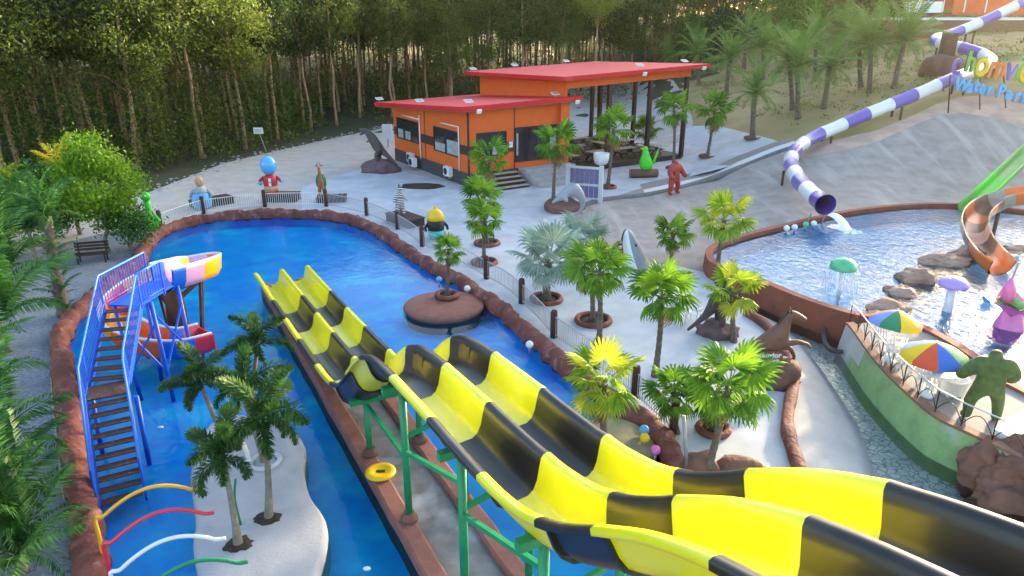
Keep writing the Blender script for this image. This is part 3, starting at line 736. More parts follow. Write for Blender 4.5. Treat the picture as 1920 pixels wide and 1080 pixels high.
m_ = MB(); obox(m_, 9.6, 11.8, 10.2, 12.2, .4, 2.3); m_.build('serving_counter', 'dark_wood', rest)
for k in range(4):       # weathered bleacher steps and the door steps
    m_ = MB(); obox(m_, .45, 3.7, -2.1 + .5 * k, -.1, .22 * k, .22 * k + .16); m_.build('bench_step', 'dark_wood', rest)
    m_ = MB(); obox(m_, .40, 3.75, -2.15 + .5 * k, -1.75 + .5 * k, .22 * k + .163, .22 * k + .21); m_.build('step_board', 'bleached_wood', rest)
for k in range(4):
    m_ = MB(); obox(m_, 4.1, 8.6, -3.0 + .65 * k, -.05, .25 * k, .25 * k + .25); m_.build('step', 'step_grey', rest)
def ac_unit(b, z, d):
    m_ = MB(); obox(m_, -d - .32, -d, b - .45, b + .45, z, z + .68); u = m_.build('ac_unit', 'white_paint', rest)
    p = MB(); p.lathe([(.26, 0), (.26, .02), (.0001, .02)], B(-d - .33, b + .1, z + .34), 16, Matrix.Rotation(math.atan2(EX.y, EX.x), 3, 'Z') @ Matrix.Rotation(-math.pi / 2, 3, 'Y')); p.build('fan_grille', 'near_black', u)
    for q_ in (-.35, .35): p = MB(); obox(p, -d - .28, -d - .04, b + q_ - .05, b + q_ + .05, z - .14, z - .003); p.build('foot', 'grey_steel', u)
ac_unit(9.3, .45, .05); ac_unit(8.05, .3, .45); ac_unit(2.8, .4, .06)
def pipe(pts):
    m_ = MB(); m_.tube([B(*p) for p in pts], .055, 6); m_.build('pipe', 'white_paint', rest)
pipe([(-.09, 10.9, 3.95), (-.09, 7.7, 3.95)]); pipe([(-.09, 7.62, 4.25), (-.09, 7.62, .9)]); pipe([(-.09, 4.0, 4.1), (-.09, 1.25, 4.1), (-.09, 1.25, 1.0)])
# picnic tables inside the pavilion
pt0 = None; tops = MB(); tops.box((0, 0, .74), (1.9, .75, .06)); bn = MB(); bn.box((0, 0, .44), (1.9, .28, .05)); lg = MB()
lg.bar((0, -.6, 0), (0, .12, .71), .09); lg.bar((0, .6, 0), (0, -.12, .71), .09); lg.bar((0, -.72, .40), (0, .72, .40), .08)
me_t, me_b, me_l = tops.mesh('table_top', ['bleached_wood']), bn.mesh('bench', ['dark_wood']), lg.mesh('leg_frame', ['dark_wood'])
where = ['at the front corner by the orange wall', 'second along the front edge', 'third along the front edge', 'at the open end of the front edge']
rows = ['first row', 'second row', 'third row']
cols_ = ['by the orange wall', 'second from the orange wall', 'third from the orange wall', 'at the open end']
for j in range(3):
    for i in range(4):
        t = thing('picnic_table', f'pale-topped picnic table, pavilion {rows[j]} from the plaza, {cols_[i]}', 'picnic table', B(10.2 + 2.9 * i, 1.9 + 3.2 * j, .40), 'picnic tables in the pavilion')
        t.rotation_euler = (0, 0, math.atan2(EX.y, EX.x) + (math.pi / 2 if (i + j) % 3 == 0 else 0))
        inst('table_top', me_t, t)
        for s in (-1, 1): inst('bench', me_b, t, (0, .62 * s, 0)); inst('leg_frame', me_l, t, (.7 * s, 0, 0))
# small solar lights along the roof edges
sl0 = [(-.7, 13.9, 'at the far roadside corner of the low roof'), (-.75, 6.0, 'midway along the roadside edge of the low roof'), (.2, .2, 'above the front corner of the low roof'), (7.4, .1, 'at the pavilion end of the low roof')]
sl1 = [(LA - .6, 12.8, 'on the corner of the high roof nearest the wood'), (12.4, 13.4, 'on the rear edge of the high roof, middle one'), (18.2, 13.4, 'on the rear edge of the high roof, farthest from the road'), (15.6, .2, 'midway along the front edge of the high roof'), (20.6, .4, 'at the open end of the front edge of the high roof')]
for a, b, w in sl0 + sl1:
    hi = (a, b, w) in sl1
    z = (zh(a, b) + .33) if hi else 5.74 - .0665 * (b + .9) + .02 * (a + .9)
    t = thing('solar_light', 'small white solar light ' + w, 'solar light', B(a, b, z), 'solar lights on the roofs')
    m_ = MB(); m_.bar(B(a, b, z - .02), B(a, b, z + .25), .04); m_.build('post', 'grey_steel', t)
    rt = BROT @ Matrix.Rotation(R(22), 3, 'X')
    m_ = MB(); m_.box(B(a, b, z + .27), (.6, .42, .04), rt); pn = m_.build('panel', 'white_paint', t)
    m_ = MB(); m_.box(B(a, b, z + .27) + rt @ Vector((0, 0, .025)), (.52, .34, .008), rt); m_.build('solar_cell', 'solar_glass', pn)
for i, (a, w) in enumerate([(.3, 'at the front corner of the low eave'), (8.6, 'at the pavilion end of the low eave'), (15.0, 'in the middle of the high eave'), (21.4, 'at the open end of the high eave')]):
    z = 5.36 + .02 * a if a < 9 else zh(a, 0) + .02
    t = thing('flood_lamp', 'small white flood lamp ' + w, 'lamp', B(a, -1.0, z), 'flood lamps under the eaves')
    m_ = MB(); m_.box(B(a, -1.06, z), (.34, .12, .26), BROT @ Matrix.Rotation(R(25), 3, 'X')); m_.build('lamp_head', 'white_plastic', t)
    m_ = MB(); m_.bar(B(a, -1.0, z), B(a, -.8, z + .12), .04); m_.build('bracket', 'grey_steel', t)
# ================================================================== THE TWIN RACING SLIDE
RZ = [(-.6, .80), (0, .88), (4, 1.05), (8, 1.28), (11, 1.5), (12.6, 1.66), (13.6, 1.95), (14.5, 2.55), (15.4, 3.40), (16.2, 4.0), (17.0, 4.36), (18, 4.52), (20, 4.66), (22.4, 4.76), (23.8, 4.95), (24.7, 5.35), (25.5, 5.95), (26.2, 6.42), (27.1, 6.84), (28.3, 7.15), (31, 7.6), (38, 8.6)]
def ridge(s):
    return sum(interp(RZ, s + d) * w for d, w in ((-.7, .15), (-.35, .2), (0, .3), (.35, .2), (.7, .15)))
HALF = [(0, 0), (.06, -.015), (.105, -.07), (.145, -.22), (.19, -.42), (.26, -.56), (.36, -.635), (.50, -.66)]
LANE = 1.10
def lane_section():
    P = [(-LANE - .10, -.10), (-LANE - .09, -.02), (-LANE - .04, 0.0)]
    P += [(-LANE + l, z) for l, z in HALF] + [(-l, z) for l, z in HALF[::-1][1:]]
    P += [(l, z) for l, z in HALF[1:]] + [(LANE - l, z) for l, z in HALF[::-1][1:]]
    P += [(LANE + .06, -.02), (LANE + .11, -.09), (LANE + .12, -.30)]
    return P
PROF = lane_section()
def offset_prof(P, d):
    out = []
    for i, p in enumerate(P):
        a = P[max(i - 1, 0)]; b = P[min(i + 1, len(P) - 1)]; t = Vector((b[0] - a[0], b[1] - a[1]))
        if t.length < 1e-6: t = Vector((1, 0))
        t.normalize(); out.append((p[0] + t.y * d, p[1] - t.x * d))
    return out
RING = PROF + offset_prof(PROF, .035)[::-1]
slide = thing('racing_slide', 'two lane yellow and black striped racing slide with two steep drops', 'water slide', SL(16, 0, 0))
cuts = [-.2, 4.0, 6.35, 8.7, 11.2, 13.0, 15.0, 16.4, 18.6, 20.6, 22.6, 24.3, 25.5, 27.2, 30.4, 33.0, 36.0]
for k, (a, b) in enumerate(zip(cuts, cuts[1:])):
    n = max(3, int((b - a) / .22)); mb = MB(); vs = []; q = len(RING)
    for i in range(n + 1):
        s = a + (b - a) * i / n; z = ridge(s); dz = (ridge(s + .05) - ridge(s - .05)) / .1
        cs = 1 / math.sqrt(1 + dz * dz); lip = .012 if i in (0, n) else 0.0
        for l, u in RING:
            vs.append(SL(s - u * dz * cs * cs, l * (1 + lip * .5), z + (u + lip) * cs * (1.0 if u > -.9 else 1)))
    mb.add(vs, [(i * q + j, i * q + (j + 1) % q, (i + 1) * q + (j + 1) % q, (i + 1) * q + j) for i in range(n) for j in range(q)], True)
    mb.add([vs[j] for j in range(q)] + [vs[n * q + j] for j in range(q)], [(j, q - 1 - j, q - 2 - j, j + 1) for j in range(len(PROF) - 1)] + [(q + j + 1, q + q - 2 - j, q + q - 1 - j, q + j) for j in range(len(PROF) - 1)])
    o = mb.build('slide_section', 'slide_yellow' if k % 2 == 0 else 'slide_black', slide)
# worn amber patches on the inner walls of the black crest
for l in (0.0, LANE):
    mb = MB(); vs = []; seg = [(.128, -.15), (.145, -.22), (.19, -.42), (.215, -.47)]
    for i in range(7):
        s = 17.0 + .62 * i / 6; z = ridge(s); dz = (ridge(s + .05) - ridge(s - .05)) / .1; cs = 1 / math.sqrt(1 + dz * dz)
        for hl, u in seg:
            u2 = u - .03 * math.sin(i * 1.7) * (1 if u > -.3 else -1); vs.append(SL(s - u2 * dz * cs * cs, l - hl - .008, z + u2 * cs))
    mb.add(vs, [(i * 4 + j, i * 4 + j + 1, (i + 1) * 4 + j + 1, (i + 1) * 4 + j) for i in range(6) for j in range(3)], True); mb.build('wall_patch', 'slide_brown', slide)
# bolted flanges under the joints
FL0, FL1 = offset_prof(PROF, .036), offset_prof(PROF, .085)
for s_ in cuts[1:-1]:
    mb = MB(); vs = []; q = len(PROF)
    for ds in (-.03, .03):
        z = ridge(s_ + ds); dz = (ridge(s_ + ds + .05) - ridge(s_ + ds - .05)) / .1; cs = 1 / math.sqrt(1 + dz * dz)
        for P_ in (FL0, FL1):
            for l, u in P_: vs.append(SL(s_ + ds - u * dz * cs * cs, l, z + u * cs))
    fs = []
    for j in range(q - 1): fs += [(q + j, q + j + 1, 3 * q + j + 1, 3 * q + j), (j, q + j, q + j + 1, j + 1), (2 * q + j, 2 * q + j + 1, 3 * q + j + 1, 3 * q + j)]
    mb.add(vs, fs); mb.build('joint_flange', 'slide_black', slide)
def trestle(s, ll, lr, brace=None):
    zf = ridge(s) - .66 - .10
    mb = MB(); mb.bar(SL(s, -1.05, zf), SL(s, 1.0, zf), .16, .16); mb.build('cross_beam', 'green_steel', slide)
    for l in (ll, lr):
        mb = MB(); mb.tube([SL(s, l, .22), SL(s, l, zf - .06)], .085, 12); p = mb.build('support_post', 'green_steel', slide)
        mb = MB(); mb.lathe([(.2, 0), (.2, .1), (.13, .18), (.13, .22)], SL(s, l, .215), 10); mb.build('post_foot', 'brown_rock', p)
for s in (14.55, 17.55, 20.7, 23.6, 26.6, 30.0): trestle(s, -.62, .78)
for (s0, z0, s1, z1) in ((14.7, 1.75, 17.5, .9 + 1.0), (17.65, 2.1, 20.6, 3.2), (20.8, 2.6, 23.5, 3.6)):
    for l in (-.62, .78):
        mb = MB(); mb.bar(SL(s0, l, z0), SL(s1, l, z1), .09, .09); mb.build('brace', 'green_steel', slide)
for s in (17.55, 20.7, 23.6):
    mb = MB(); mb.bar(SL(s, -.62, ridge(s) - 2.0), SL(s, .78, ridge(s) - 1.7), .09, .09); mb.build('brace', 'green_steel', slide)
fr = MB(); c = G(714, 889, .22); fr.lathe([(.34, 0), (.39, .03), (.38, .07), (.33, .10), (.24, .10), (.19, .07), (.0001, .06)], c + Vector((0, 0, .02)), 28)
fl = fr.build('float_ring', 'cap_yellow'); tag(fl, 'yellow round float lying beside the kerb of the slide channel', 'float ring')
fb_ = MB(); fb_.box(c + Vector((0, 0, .085)), (.22, .10, .02)); fo = fb_.build('float_net', 'near_black', fl)

# ================================================================== THE CHILDREN'S SLIDE WITH BLUE STAIRS
ST = thing('stair_tower', 'blue steel stair tower with brown perforated treads leading to the small slide', 'stairs', (-10.8, 18, 0))
Pb, P1, P2, P3 = Vector((-9.62, 14.62, -.15)), Vector((-10.85, 16.85, 1.55)), Vector((-11.2, 17.6, 1.6)), Vector((-11.7, 19.85, 3.0))
P4 = Vector((-11.45, 21.95, 3.0))
def flight(a, b, n, w):
    d = (b - a); h = Vector((d.x, d.y, 0)).normalized(); nn = Vector((h.y, -h.x, 0))
    for i in range(n):
        p = a + d * ((i + .5) / n)
        rot = Matrix((nn, h, Vector((0, 0, 1)))).transposed()
        mb = MB(); mb.box(p, (w - .08, .24, .035), rot); mb.build('tread', 'stair_tread', ST)
    for s in (-1, 1):
        mb = MB(); mb.bar(a + nn * (s * w / 2) - Vector((0, 0, .06)), b + nn * (s * w / 2) - Vector((0, 0, .06)), .05, .20); mb.build('stringer', 'blue_steel', ST)
    return nn
w = 1.0
n1 = flight(Pb, P1, 10, w); n2 = flight(P2, P3, 8, w)
def deckplate(a, b, w, m, nm):
    d = b - a; h = Vector((d.x, d.y, 0)).normalized(); nn = Vector((h.y, -h.x, 0)); rot = Matrix((nn, h, Vector((0, 0, 1)))).transposed()
    mb = MB(); mb.box((a + b) / 2, (w - .02, d.length, .05), rot); mb.build(nm, m, ST)
    return nn
n12 = deckplate(P1, P2, w, 'stair_tread', 'landing')
n34 = deckplate(P3, P4, 1.05, 'blue_steel', 'platform')
def rail(pts, nm='handrail', hgt=1.0):
    mb = MB(); mb.tube([p + Vector((0, 0, hgt)) for p in pts], .03, 6); mb.build('handrail', 'sky_blue_rail', ST)
    mb = MB(); mb.tube([p + Vector((0, 0, .12)) for p in pts], .02, 5); mb.build('bottom_rail', 'blue_steel', ST)
    bal = MB()
    for si, (a, b) in enumerate(zip(pts, pts[1:])):
        k = max(2, int((b - a).length / .125))
        for i in range(0 if si == 0 else 1, k + 1):
            p = a.lerp(b, i / k); bal.bar(p + Vector((0, 0, .12 if 0 < i < k else -.1)), p + Vector((0, 0, hgt)), .018 if 0 < i < k else .045)
    o = bal.build('balusters', 'blue_steel', ST); o['kind'] = 'stuff'
h = w / 2 + .02
rail([Pb - n1 * h + Vector((0, 0, .12)), P1 - n1 * h, P2 - n2 * h, P3 - n2 * h, P4 - n34 * h])
rail([Pb + n1 * h + Vector((0, 0, .12)), P1 + n1 * h, P2 + n2 * h, P3 + n2 * h])
rail([P3 + n34 * h + (P4 - P3) * .06, P3 + n34 * h + (P4 - P3) * .62])
for p, q in (((-12.25, 20.3), (-12.15, 20.6)), ((-11.1, 20.3), (-11.05, 20.5)), ((-12.05, 21.8), (-12.1, 21.9)), ((-10.95, 21.8), (-10.85, 21.9)), ((-10.2, 17.05), (-10.15, 16.9)), ((-11.7, 17.5), (-11.75, 17.4))):
    top = 2.95 if p[1] > 19 else 1.5
    mb = MB(); mb.tube([(p[0], p[1], top), (q[0], q[1], -1.05)], .065, 10); mb.build('leg', 'blue_steel', ST)
for a, b in (((-12.25, 20.35, 2.2), (-11.08, 20.45, .5)), ((-11.1, 20.35, 2.2), (-12.2, 20.5, .5)), ((-11.06, 20.5, .6), (-10.9, 21.85, 2.4)), ((-11.07, 20.45, 2.4), (-10.88, 21.85, .6))):
    mb = MB(); mb.bar(a, b, .055); mb.build('brace', 'blue_steel', ST)
KS = thing('spiral_slide', 'small open spiral slide in pink, amber, red and blue beside the blue stairs', 'water slide', (-12.1, 24, 0))
def helix(t):           # t 0..1 from the platform to the splash end
    if t < .12:
        u = t / .12; return Vector((-11.2 + 1.15 * u, 21.95 + .62 * u + .0 * u, 3.0 - .12 * u))
    u = (t - .12) / .88; a = R(-52 + 372 * u)
    k = 1 - .12 * u
    return Vector((-12.05 + 1.95 * math.cos(a) * (1 + .05 * u), 24.1 + 1.65 * math.sin(a), 2.88 - 2.45 * u ** .95))
UP = [(-.46, .40), (-.50, .43), (-.54, .40), (-.52, .30), (-.48, .02), (-.36, -.16), (-.15, -.24), (0.0, -.25), (.15, -.24), (.36, -.16), (.48, .02), (.52, .30), (.54, .40), (.50, .43), (.46, .40), (.43, .05), (.31, -.11), (.12, -.185), (0, -.19), (-.12, -.185), (-.31, -.11), (-.43, .05)]
def trough(parent, path, prof, cols, name='chute_section', wob=None):
    """path: list of points; cols: material per stretch"""
    n = len(path) - 1; per = n / len(cols); q = len(prof)
    fr_ = []
    for i, p in enumerate(path):
        d = path[min(i + 1, n)] - path[max(i - 1, 0)]; h = Vector((d.x, d.y, 0)).normalized() if (d.x or d.y) else Vector((1, 0, 0))
        nn = Vector((h.y, -h.x, 0)); up = nn.cross(d.normalized()); fr_.append((nn, up))
    for k, m in enumerate(cols):
        i0, i1 = round(k * per), round((k + 1) * per); mb = MB(); vs = []
        for i in range(i0, i1 + 1):
            nn, up = fr_[i]
            for l, u in prof: vs.append(path[i] + nn * l + up * u)
        r = i1 - i0
        mb.add(vs, [(i * q + j, i * q + (j + 1) % q, (i + 1) * q + (j + 1) % q, (i + 1) * q + j) for i in range(r) for j in range(q)], True)
        mb.build(name, m, parent)
path = catmull([Vector(p) for p in [(-11.42, 21.85, 3.02), (-11.05, 22.55, 2.97), (-10.88, 23.5, 2.82), (-11.25, 24.6, 2.5), (-12.35, 25.15, 2.1), (-13.5, 24.7, 1.7), (-13.95, 23.6, 1.32), (-13.5, 22.5, .98), (-12.5, 22.0, .72), (-11.45, 22.1, .52), (-10.75, 22.75, .45)]], 11)
trough(KS, path, [(l * 1.12, u * 1.25) for l, u in UP], ['toy_blue', 'toy_pink', 'toy_amber', 'toy_amber', 'toy_vermilion', 'toy_pink', 'toy_red', 'toy_amber', 'toy_red', 'toy_amber', 'toy_amber', 'toy_vermilion', 'toy_vermilion', 'toy_blue', 'toy_red'])
for sgn_ in (-1, 1):
    ed_ = []
    for i, p in enumerate(path):
        d = path[min(i + 1, len(path) - 1)] - path[max(i - 1, 0)]; h_ = Vector((d.x, d.y, 0)).normalized(); nn = Vector((h_.y, -h_.x, 0)); ed_.append(p + nn * (sgn_ * .56) + Vector((0, 0, .54)))
    mb = MB(); mb.tube(ed_, .05, 7); mb.build('rounded_rim', 'toy_pale', KS)
mb = MB(); mb.rock((-12.2, 23.9, .7), (.35, .35, 2.0), .12, 1.5, 3, 3); mb.build('centre_column', 'brown_steel', KS)
for a, z in ((-20, 2.85), (70, 2.4), (160, 1.8), (-50, 1.3)):
    p = min(path[8:80], key=lambda w_: abs(w_.z - z)) - Vector((0, 0, .28))
    mb = MB(); mb.bar((-12.2, 23.9, z - .9), p, .10, .14); mb.build('bracket', 'brown_steel', KS)
    mb = MB(); mb.bar((-12.2 + (p.x + 12.2) * .6, 23.9 + (p.y - 23.9) * .6, -1.0), p, .09, .09); mb.build('leg', 'brown_steel', KS)
mb = MB(); q = path[-1]; mb.box(q + Vector((.03, .06, .12)), (.95, .06, .6), Matrix.Rotation(R(-40), 3, 'Z')); mb.build('end_wall', 'toy_red', KS)
# spray arches over the water by the stairs
for i, (dx, dy, m, nm) in enumerate([(0, 0, 'toy_amber', 'orange'), (14, 42, 'toy_red', 'red'), (26, 88, 'white_paint', 'white'), (60, 128, 'deep_green', 'green')]):
    b = G(196 + dx, 1058 + dy, .1); top = 1.15 - .12 * i; e = b + Vector((2.0, .75, 0)); pts = [b, b + Vector((0, .05, top * .6)), b + Vector((0, .05, top))]
    for k in range(1, 13):
        t = k / 12; p = b.lerp(e, t); p.z = top + .55 * (1 - (2 * (t * .86) - 1) ** 2) ** .8 if t < 1 else top + .30
        p.z = top + .62 * math.sin(math.pi * min(t, .93) * .88); pts.append(p)
    mb = MB(); mb.tube(catmull(pts, 3), .042, 8); o = mb.build('spray_arch', m if m != 'deep_green' else 'green_steel')
    tag(o, f'{nm} bent spray pipe arching from the brown rim over the water', 'spray arch', 'spray arches')

# ================================================================== ISLETS IN THE POOL
isl_px = [(388, 800), (366, 850), (356, 890), (360, 930), (366, 980), (361, 1020), (372, 1085), (400, 1180), (560, 1180), (594, 1085), (612, 1015), (610, 972), (582, 930), (570, 880), (572, 835), (545, 800), (500, 782), (450, 776), (412, 783)]
I3 = catmull([G(*p, .12) for p in isl_px], 3, closed=True); isl = MB(); n = len(I3); c = sum((p for p in I3), Vector()) / n
rings = [(1.02, -1.0), (1.0, .02), (.985, .10), (.93, .13), (.6, .16), (.25, .18)]
vs = [(c + (p - c) * k + Vector((0, 0, z - .12))) for k, z in rings for p in I3] + [c + Vector((0, 0, .06))]
isl.add(vs, [(r * n + i, r * n + (i + 1) % n, (r + 1) * n + (i + 1) % n, (r + 1) * n + i) for r in range(5) for i in range(n)] + [(5 * n + i, 5 * n + (i + 1) % n, 6 * n) for i in range(n)], True)
tag(isl.build('sand_islet', 'sand_island'), 'pale grey rounded concrete islet with drooping palms in the blue pool', 'islet')
def round_islet(px, z, rx, ry, m, lab, nm='round_islet'):
    mb = MB(); mb.lathe([(.90, -.75), (.96, -.12), (1.0, -.02), (1.0, .05), (.97, .10), (.85, .15), (.5, .20), (.0001, .22)], (0, 0, 0), 40, Matrix.Diagonal(Vector((rx, ry, 1))))
    c = G(*px, z); mb.v = [(v[0] + c.x, v[1] + c.y, v[2] + z - .05) for v in mb.v]
    tag(mb.build(nm, m), lab, 'islet'); return c
round_islet((832, 573), .05, 1.66, 1.62, 'island_brown', 'round reddish brown islet carrying one small palm in the blue pool')
round_islet((1150, 832), .05, 1.15, 1.35, 'island_olive', 'round olive islet with a palm at the pool corner beside the slide')
def ring_planter(p, r, lab, m='rim_rock', tr=.11, name='planter_ring', cat='planter ring', group='planter rings around the palms'):
    t = thing(name, lab, cat, p, group)
    mb = MB(); mb.torus(Vector(p) + Vector((0, 0, tr * .7)), r, tr, 24, 8, jit=.08, seed=p[0]); mb.build('ring', m, t)
    mb = MB(); mb.lathe([(r, .03), (r * .5, .06), (.0001, .07)], p, 18); mb.build('planting_soil', 'soil' if m != 'grey_paint' else 'sand_island', t)
    return t

# ================================================================== POOL FENCE WITH LOG POSTS
post_px = [(302, 430), (382, 401), (497, 388), (612, 387), (688, 404), (746, 430), (792, 462), (912, 523), (978, 569), (1038, 633), (1118, 690), (1190, 745), (1262, 812)]
FP = [G(*p) for p in post_px]
fence = thing('pool_fence', 'low fence of thin pale pickets between dark log posts along the pool', 'fence', FP[5])
for p in FP:
    mb = MB(); mb.lathe([(.13, -.05), (.125, 1.02), (.10, 1.10), (.0001, 1.12)], p, 10); mb.build('post', 'log_post', fence)
for k, (a, b) in enumerate(zip(FP, FP[1:])):
    n = int((b - a).length / .13); mb = MB()
    mid = (a + b) / 2; cc = Vector((-4, 27, 0)); bow = (mid - cc).normalized() * .12 * (1 if k < 8 else .3) * (b - a).length / 3
    def pt(t): return a.lerp(b, t) + bow * math.sin(math.pi * t)
    m_ = 'white_paint' if k < 3 else 'fence_grey'
    for z in (.16, .86):
        r_ = MB(); r_.tube([pt(i / 8) + Vector((0, 0, z)) for i in range(9)], .022, 5); r_.build('rail', m_, fence)
    for i in range(1, n): p = pt(i / n); mb.bar(p + Vector((0, 0, .06)), p + Vector((0, 0, .9)), .02)
    o = mb.build('pickets', m_, fence); o['kind'] = 'stuff'
for px, c, w_ in [((823, 524), 'sky_blue', 'light blue ball on the brown rim behind the round islet'), ((876, 541), 'white_plastic', 'white ball on the brown rim right behind the round islet'), ((993, 646), 'white_plastic', 'white ball on the brown rim between islet and crest of the slide'),
                  ((1208, 806), 'sky_blue', 'light blue ball at the pool corner by the olive islet'), ((1209, 821), 'cap_yellow', 'yellow ball at the pool corner by the olive islet'), ((1229, 844), 'pink_shell', 'pink ball at the pool corner by the olive islet'),
                  ((1475, 428), 'white_plastic', 'white ball on the rim of the pale pool, nearer the palms'), ((1490, 426), 'white_plastic', 'white ball on the rim of the pale pool, second from the palms'), ((1511, 421), 'lime_dome', 'green ball on the rim below the tube slide mouth'), ((1526, 419), 'white_plastic', 'pale ball on the rim below the tube slide mouth')]:
    far = px[0] > 1400; r = .14 if not far else .16
    p = G(*px, .85 if far else .35); mb = MB(); mb.ball(p, r, 14); o = mb.build('rim_ball', c); tag(o, w_, 'ball', 'balls around the pool rims')
    mb = MB(); mb.tube([p - Vector((0, 0, r * .8)), p - Vector((0, 0, .38))], .04, 6); mb.build('stem', 'grey_steel', o)
for px, w_ in [((301, 801), 'tiny white float on the water right of the blue stairs'), ((688, 1066), 'tiny white float on the open water by the slide channel')]:
    mb = MB(); mb.ball(G(*px, -.07), (.09, .06, .04), 10); tag(mb.build('float', 'white_plastic'), w_, 'float')

# ================================================================== STATUES AND STANDS ALONG THE FENCE
def stand(px0, px1, dpth, h, lab):
    a, b = G(*px0), G(*px1); d = (b - a).normalized(); nn = Vector((-d.y, d.x, 0)); c = (a + b) / 2 + nn * dpth / 2
    rot = Matrix((d, nn, Vector((0, 0, 1)))).transposed(); t = thing('low_stand', lab, 'stand', (c.x, c.y, 0), 'low dark stands behind the fence')
    L = (b - a).length; k = max(4, int(L / .28))
    for i in range(k): mb = MB(); mb.box(c + d * ((i + .5) / k - .5) * L + Vector((0, 0, h - .03)), (L / k - .05, dpth, .06), rot); mb.build('slat', 'dark_wood', t)
    mb = MB(); mb.box(c + Vector((0, 0, h / 2 - .04)), (L - .1, dpth - .1, h - .08), rot); mb.build('base', 'near_black', t)
    return c
stand((368, 394), (442, 381), 1.2, .45, 'low dark slatted stand behind the fence under the blue round figure')
stand((498, 380), (556, 380), 1.2, .5, 'low dark slatted stand behind the fence under the blue-headed figure')
stand((592, 382), (650, 380), 1.2, .35, 'low dark slatted stand behind the fence under the giraffe')
zc_ = stand((722, 414), (766, 430), 1.2, .5, 'low brown stand behind the fence under the zebra')
def figure(name, lab, cat, loc, rotz, build, group=None):
    t = thing(name, lab, cat, loc, group); t.rotation_euler = (0, 0, rotz); build(t); return t
def lmesh(t, nm, mb, m): 
    return inst(nm, mb.mesh(nm, [m]), t)
def toy(t, parts):
    for nm, c, r, m in parts: mb = MB(); mb.ball(c, r, 16); lmesh(t, nm, mb, m)
# green long-necked toy figure
def b_(t):
    mb = MB(); mb.lathe([(.30, 0), (.42, .15), (.44, .45), (.34, .8), (.2, 1.0), (.16, 1.3), (.17, 1.7), (.0001, 1.78)], (0, 0, 0), 18); lmesh(t, 'body', mb, 'bright_green')
    toy(t, [('head', (0, -.04, 1.95), (.28, .26, .26), 'bright_green'), ('eye', (-.10, -.25, 2.02), (.05, .04, .06), 'white_paint'), ('eye', (.10, -.25, 2.02), (.05, .04, .06), 'white_paint')])
    for s in (-1, 1): mb = MB(); mb.tube([(s * .3, 0, .85), (s * .55, -.1, .6), (s * .6, -.2, .4)], [.12, .10, .08], 8); lmesh(t, 'arm', mb, 'bright_green')
figure('bottle_figure', 'bright green long-necked toy figure at the corner of the pool', 'statue', G(285, 432), 0, b_)
def b_(t):
    mb = MB(); mb.lathe([(.35, 0), (.55, .15), (.60, .5), (.52, .9), (.42, 1.05), (.0001, 1.12)], (0, 0, .0), 20); lmesh(t, 'body', mb, 'sky_blue')
    mb = MB(); mb.lathe([(.40, 0), (.44, .10), (.30, .3), (.14, .42)], (0, 0, 1.02), 18); lmesh(t, 'shirt', mb, 'sand_island')
    toy(t, [('head', (0, 0, 1.72), (.27, .25, .33), 'skin_tone'), ('nose', (0, -.26, 1.68), (.06, .08, .06), 'skin_tone')])
    for s in (-1, 1): mb = MB(); mb.tube([(s * .38, 0, 1.2), (s * .62, -.05, .95), (s * .6, -.2, .75)], [.10, .09, .08], 8); lmesh(t, 'arm', mb, 'sand_island')
figure('round_figure', 'round figure in light blue trousers with a bald head behind the fence', 'statue', G(381, 391), .2, b_)
def b_(t):
    mb = MB(); mb.lathe([(.36, 0), (.42, .2), (.42, .55), (.46, .85), (.40, 1.15), (.2, 1.3)], (0, 0, .0), 18); lmesh(t, 'body', mb, 'crimson')
    mb = MB(); mb.lathe([(.425, .0), (.435, .2), (.43, .35)], (0, 0, .22), 18); lmesh(t, 'belt', mb, 'skin_tone')
    toy(t, [('head', (0, 0, 1.85), (.52, .50, .62), 'sky_blue'), ('hand', (-.62, -.1, .75), .14, 'teal'), ('hand', (.72, -.05, .85), .12, 'sky_blue')])
    mb = MB(); mb.box((0, -.40, .85), (.16, .1, .5)); lmesh(t, 'shirt_front', mb, 'white_paint')
    for s in (-1, 1): mb = MB(); mb.tube([(s * .36, 0, 1.1), (s * .6, -.05, .95), (s * .66, -.08, .8)], [.13, .11, .09], 8); lmesh(t, 'arm', mb, 'crimson')
figure('blue_headed_figure', 'toy figure with a big light blue oval head and red top', 'statue', G(503, 384, .0) + Vector((0, .9, .5)), .25, b_)
def quad_skin(body, mats): return skin_mesh('body', body[0], body[1], mats)
def b_(t):
    V = [(0, 0, .9, .26), (.0, .35, .9, .24), (0, -.3, 1.0, .22), (0, -.42, 1.35, .13), (0, -.5, 1.75, .10), (0, -.55, 2.1, .10), (0, -.72, 2.1, .075), (0, -.85, 2.04, .05),
         (-.15, -.28, .5, .08), (-.15, -.28, .0, .07), (.15, -.28, .5, .08), (.15, -.28, .0, .07), (-.15, .38, .5, .09), (-.15, .38, .0, .07), (.15, .38, .5, .09), (.15, .38, 0, .07)]
    E_ = [(0, 1), (0, 2), (2, 3), (3, 4), (4, 5), (5, 6), (6, 7), (2, 8), (8, 9), (2, 10), (10, 11), (1, 12), (12, 13), (1, 14), (14, 15)]
    inst('body', skin_mesh('body', V, E_, 'giraffe_tan'), t)
    for s in (-1, 1):
        mb = MB(); mb.tube([(s * .05, -.52, 2.18), (s * .08, -.52, 2.36)], .025, 6); lmesh(t, 'horn', mb, 'giraffe_tan')
        mb = MB(); mb.ball((s * .16, -.5, 2.15), (.09, .03, .05), 8); lmesh(t, 'ear', mb, 'giraffe_tan')
    mb = MB(); mb.lathe([(.30, 0), (.34, .25), (.30, .55), (.2, .75)], (0, -.05, .75), 14); lmesh(t, 'shirt', mb, 'deep_green')
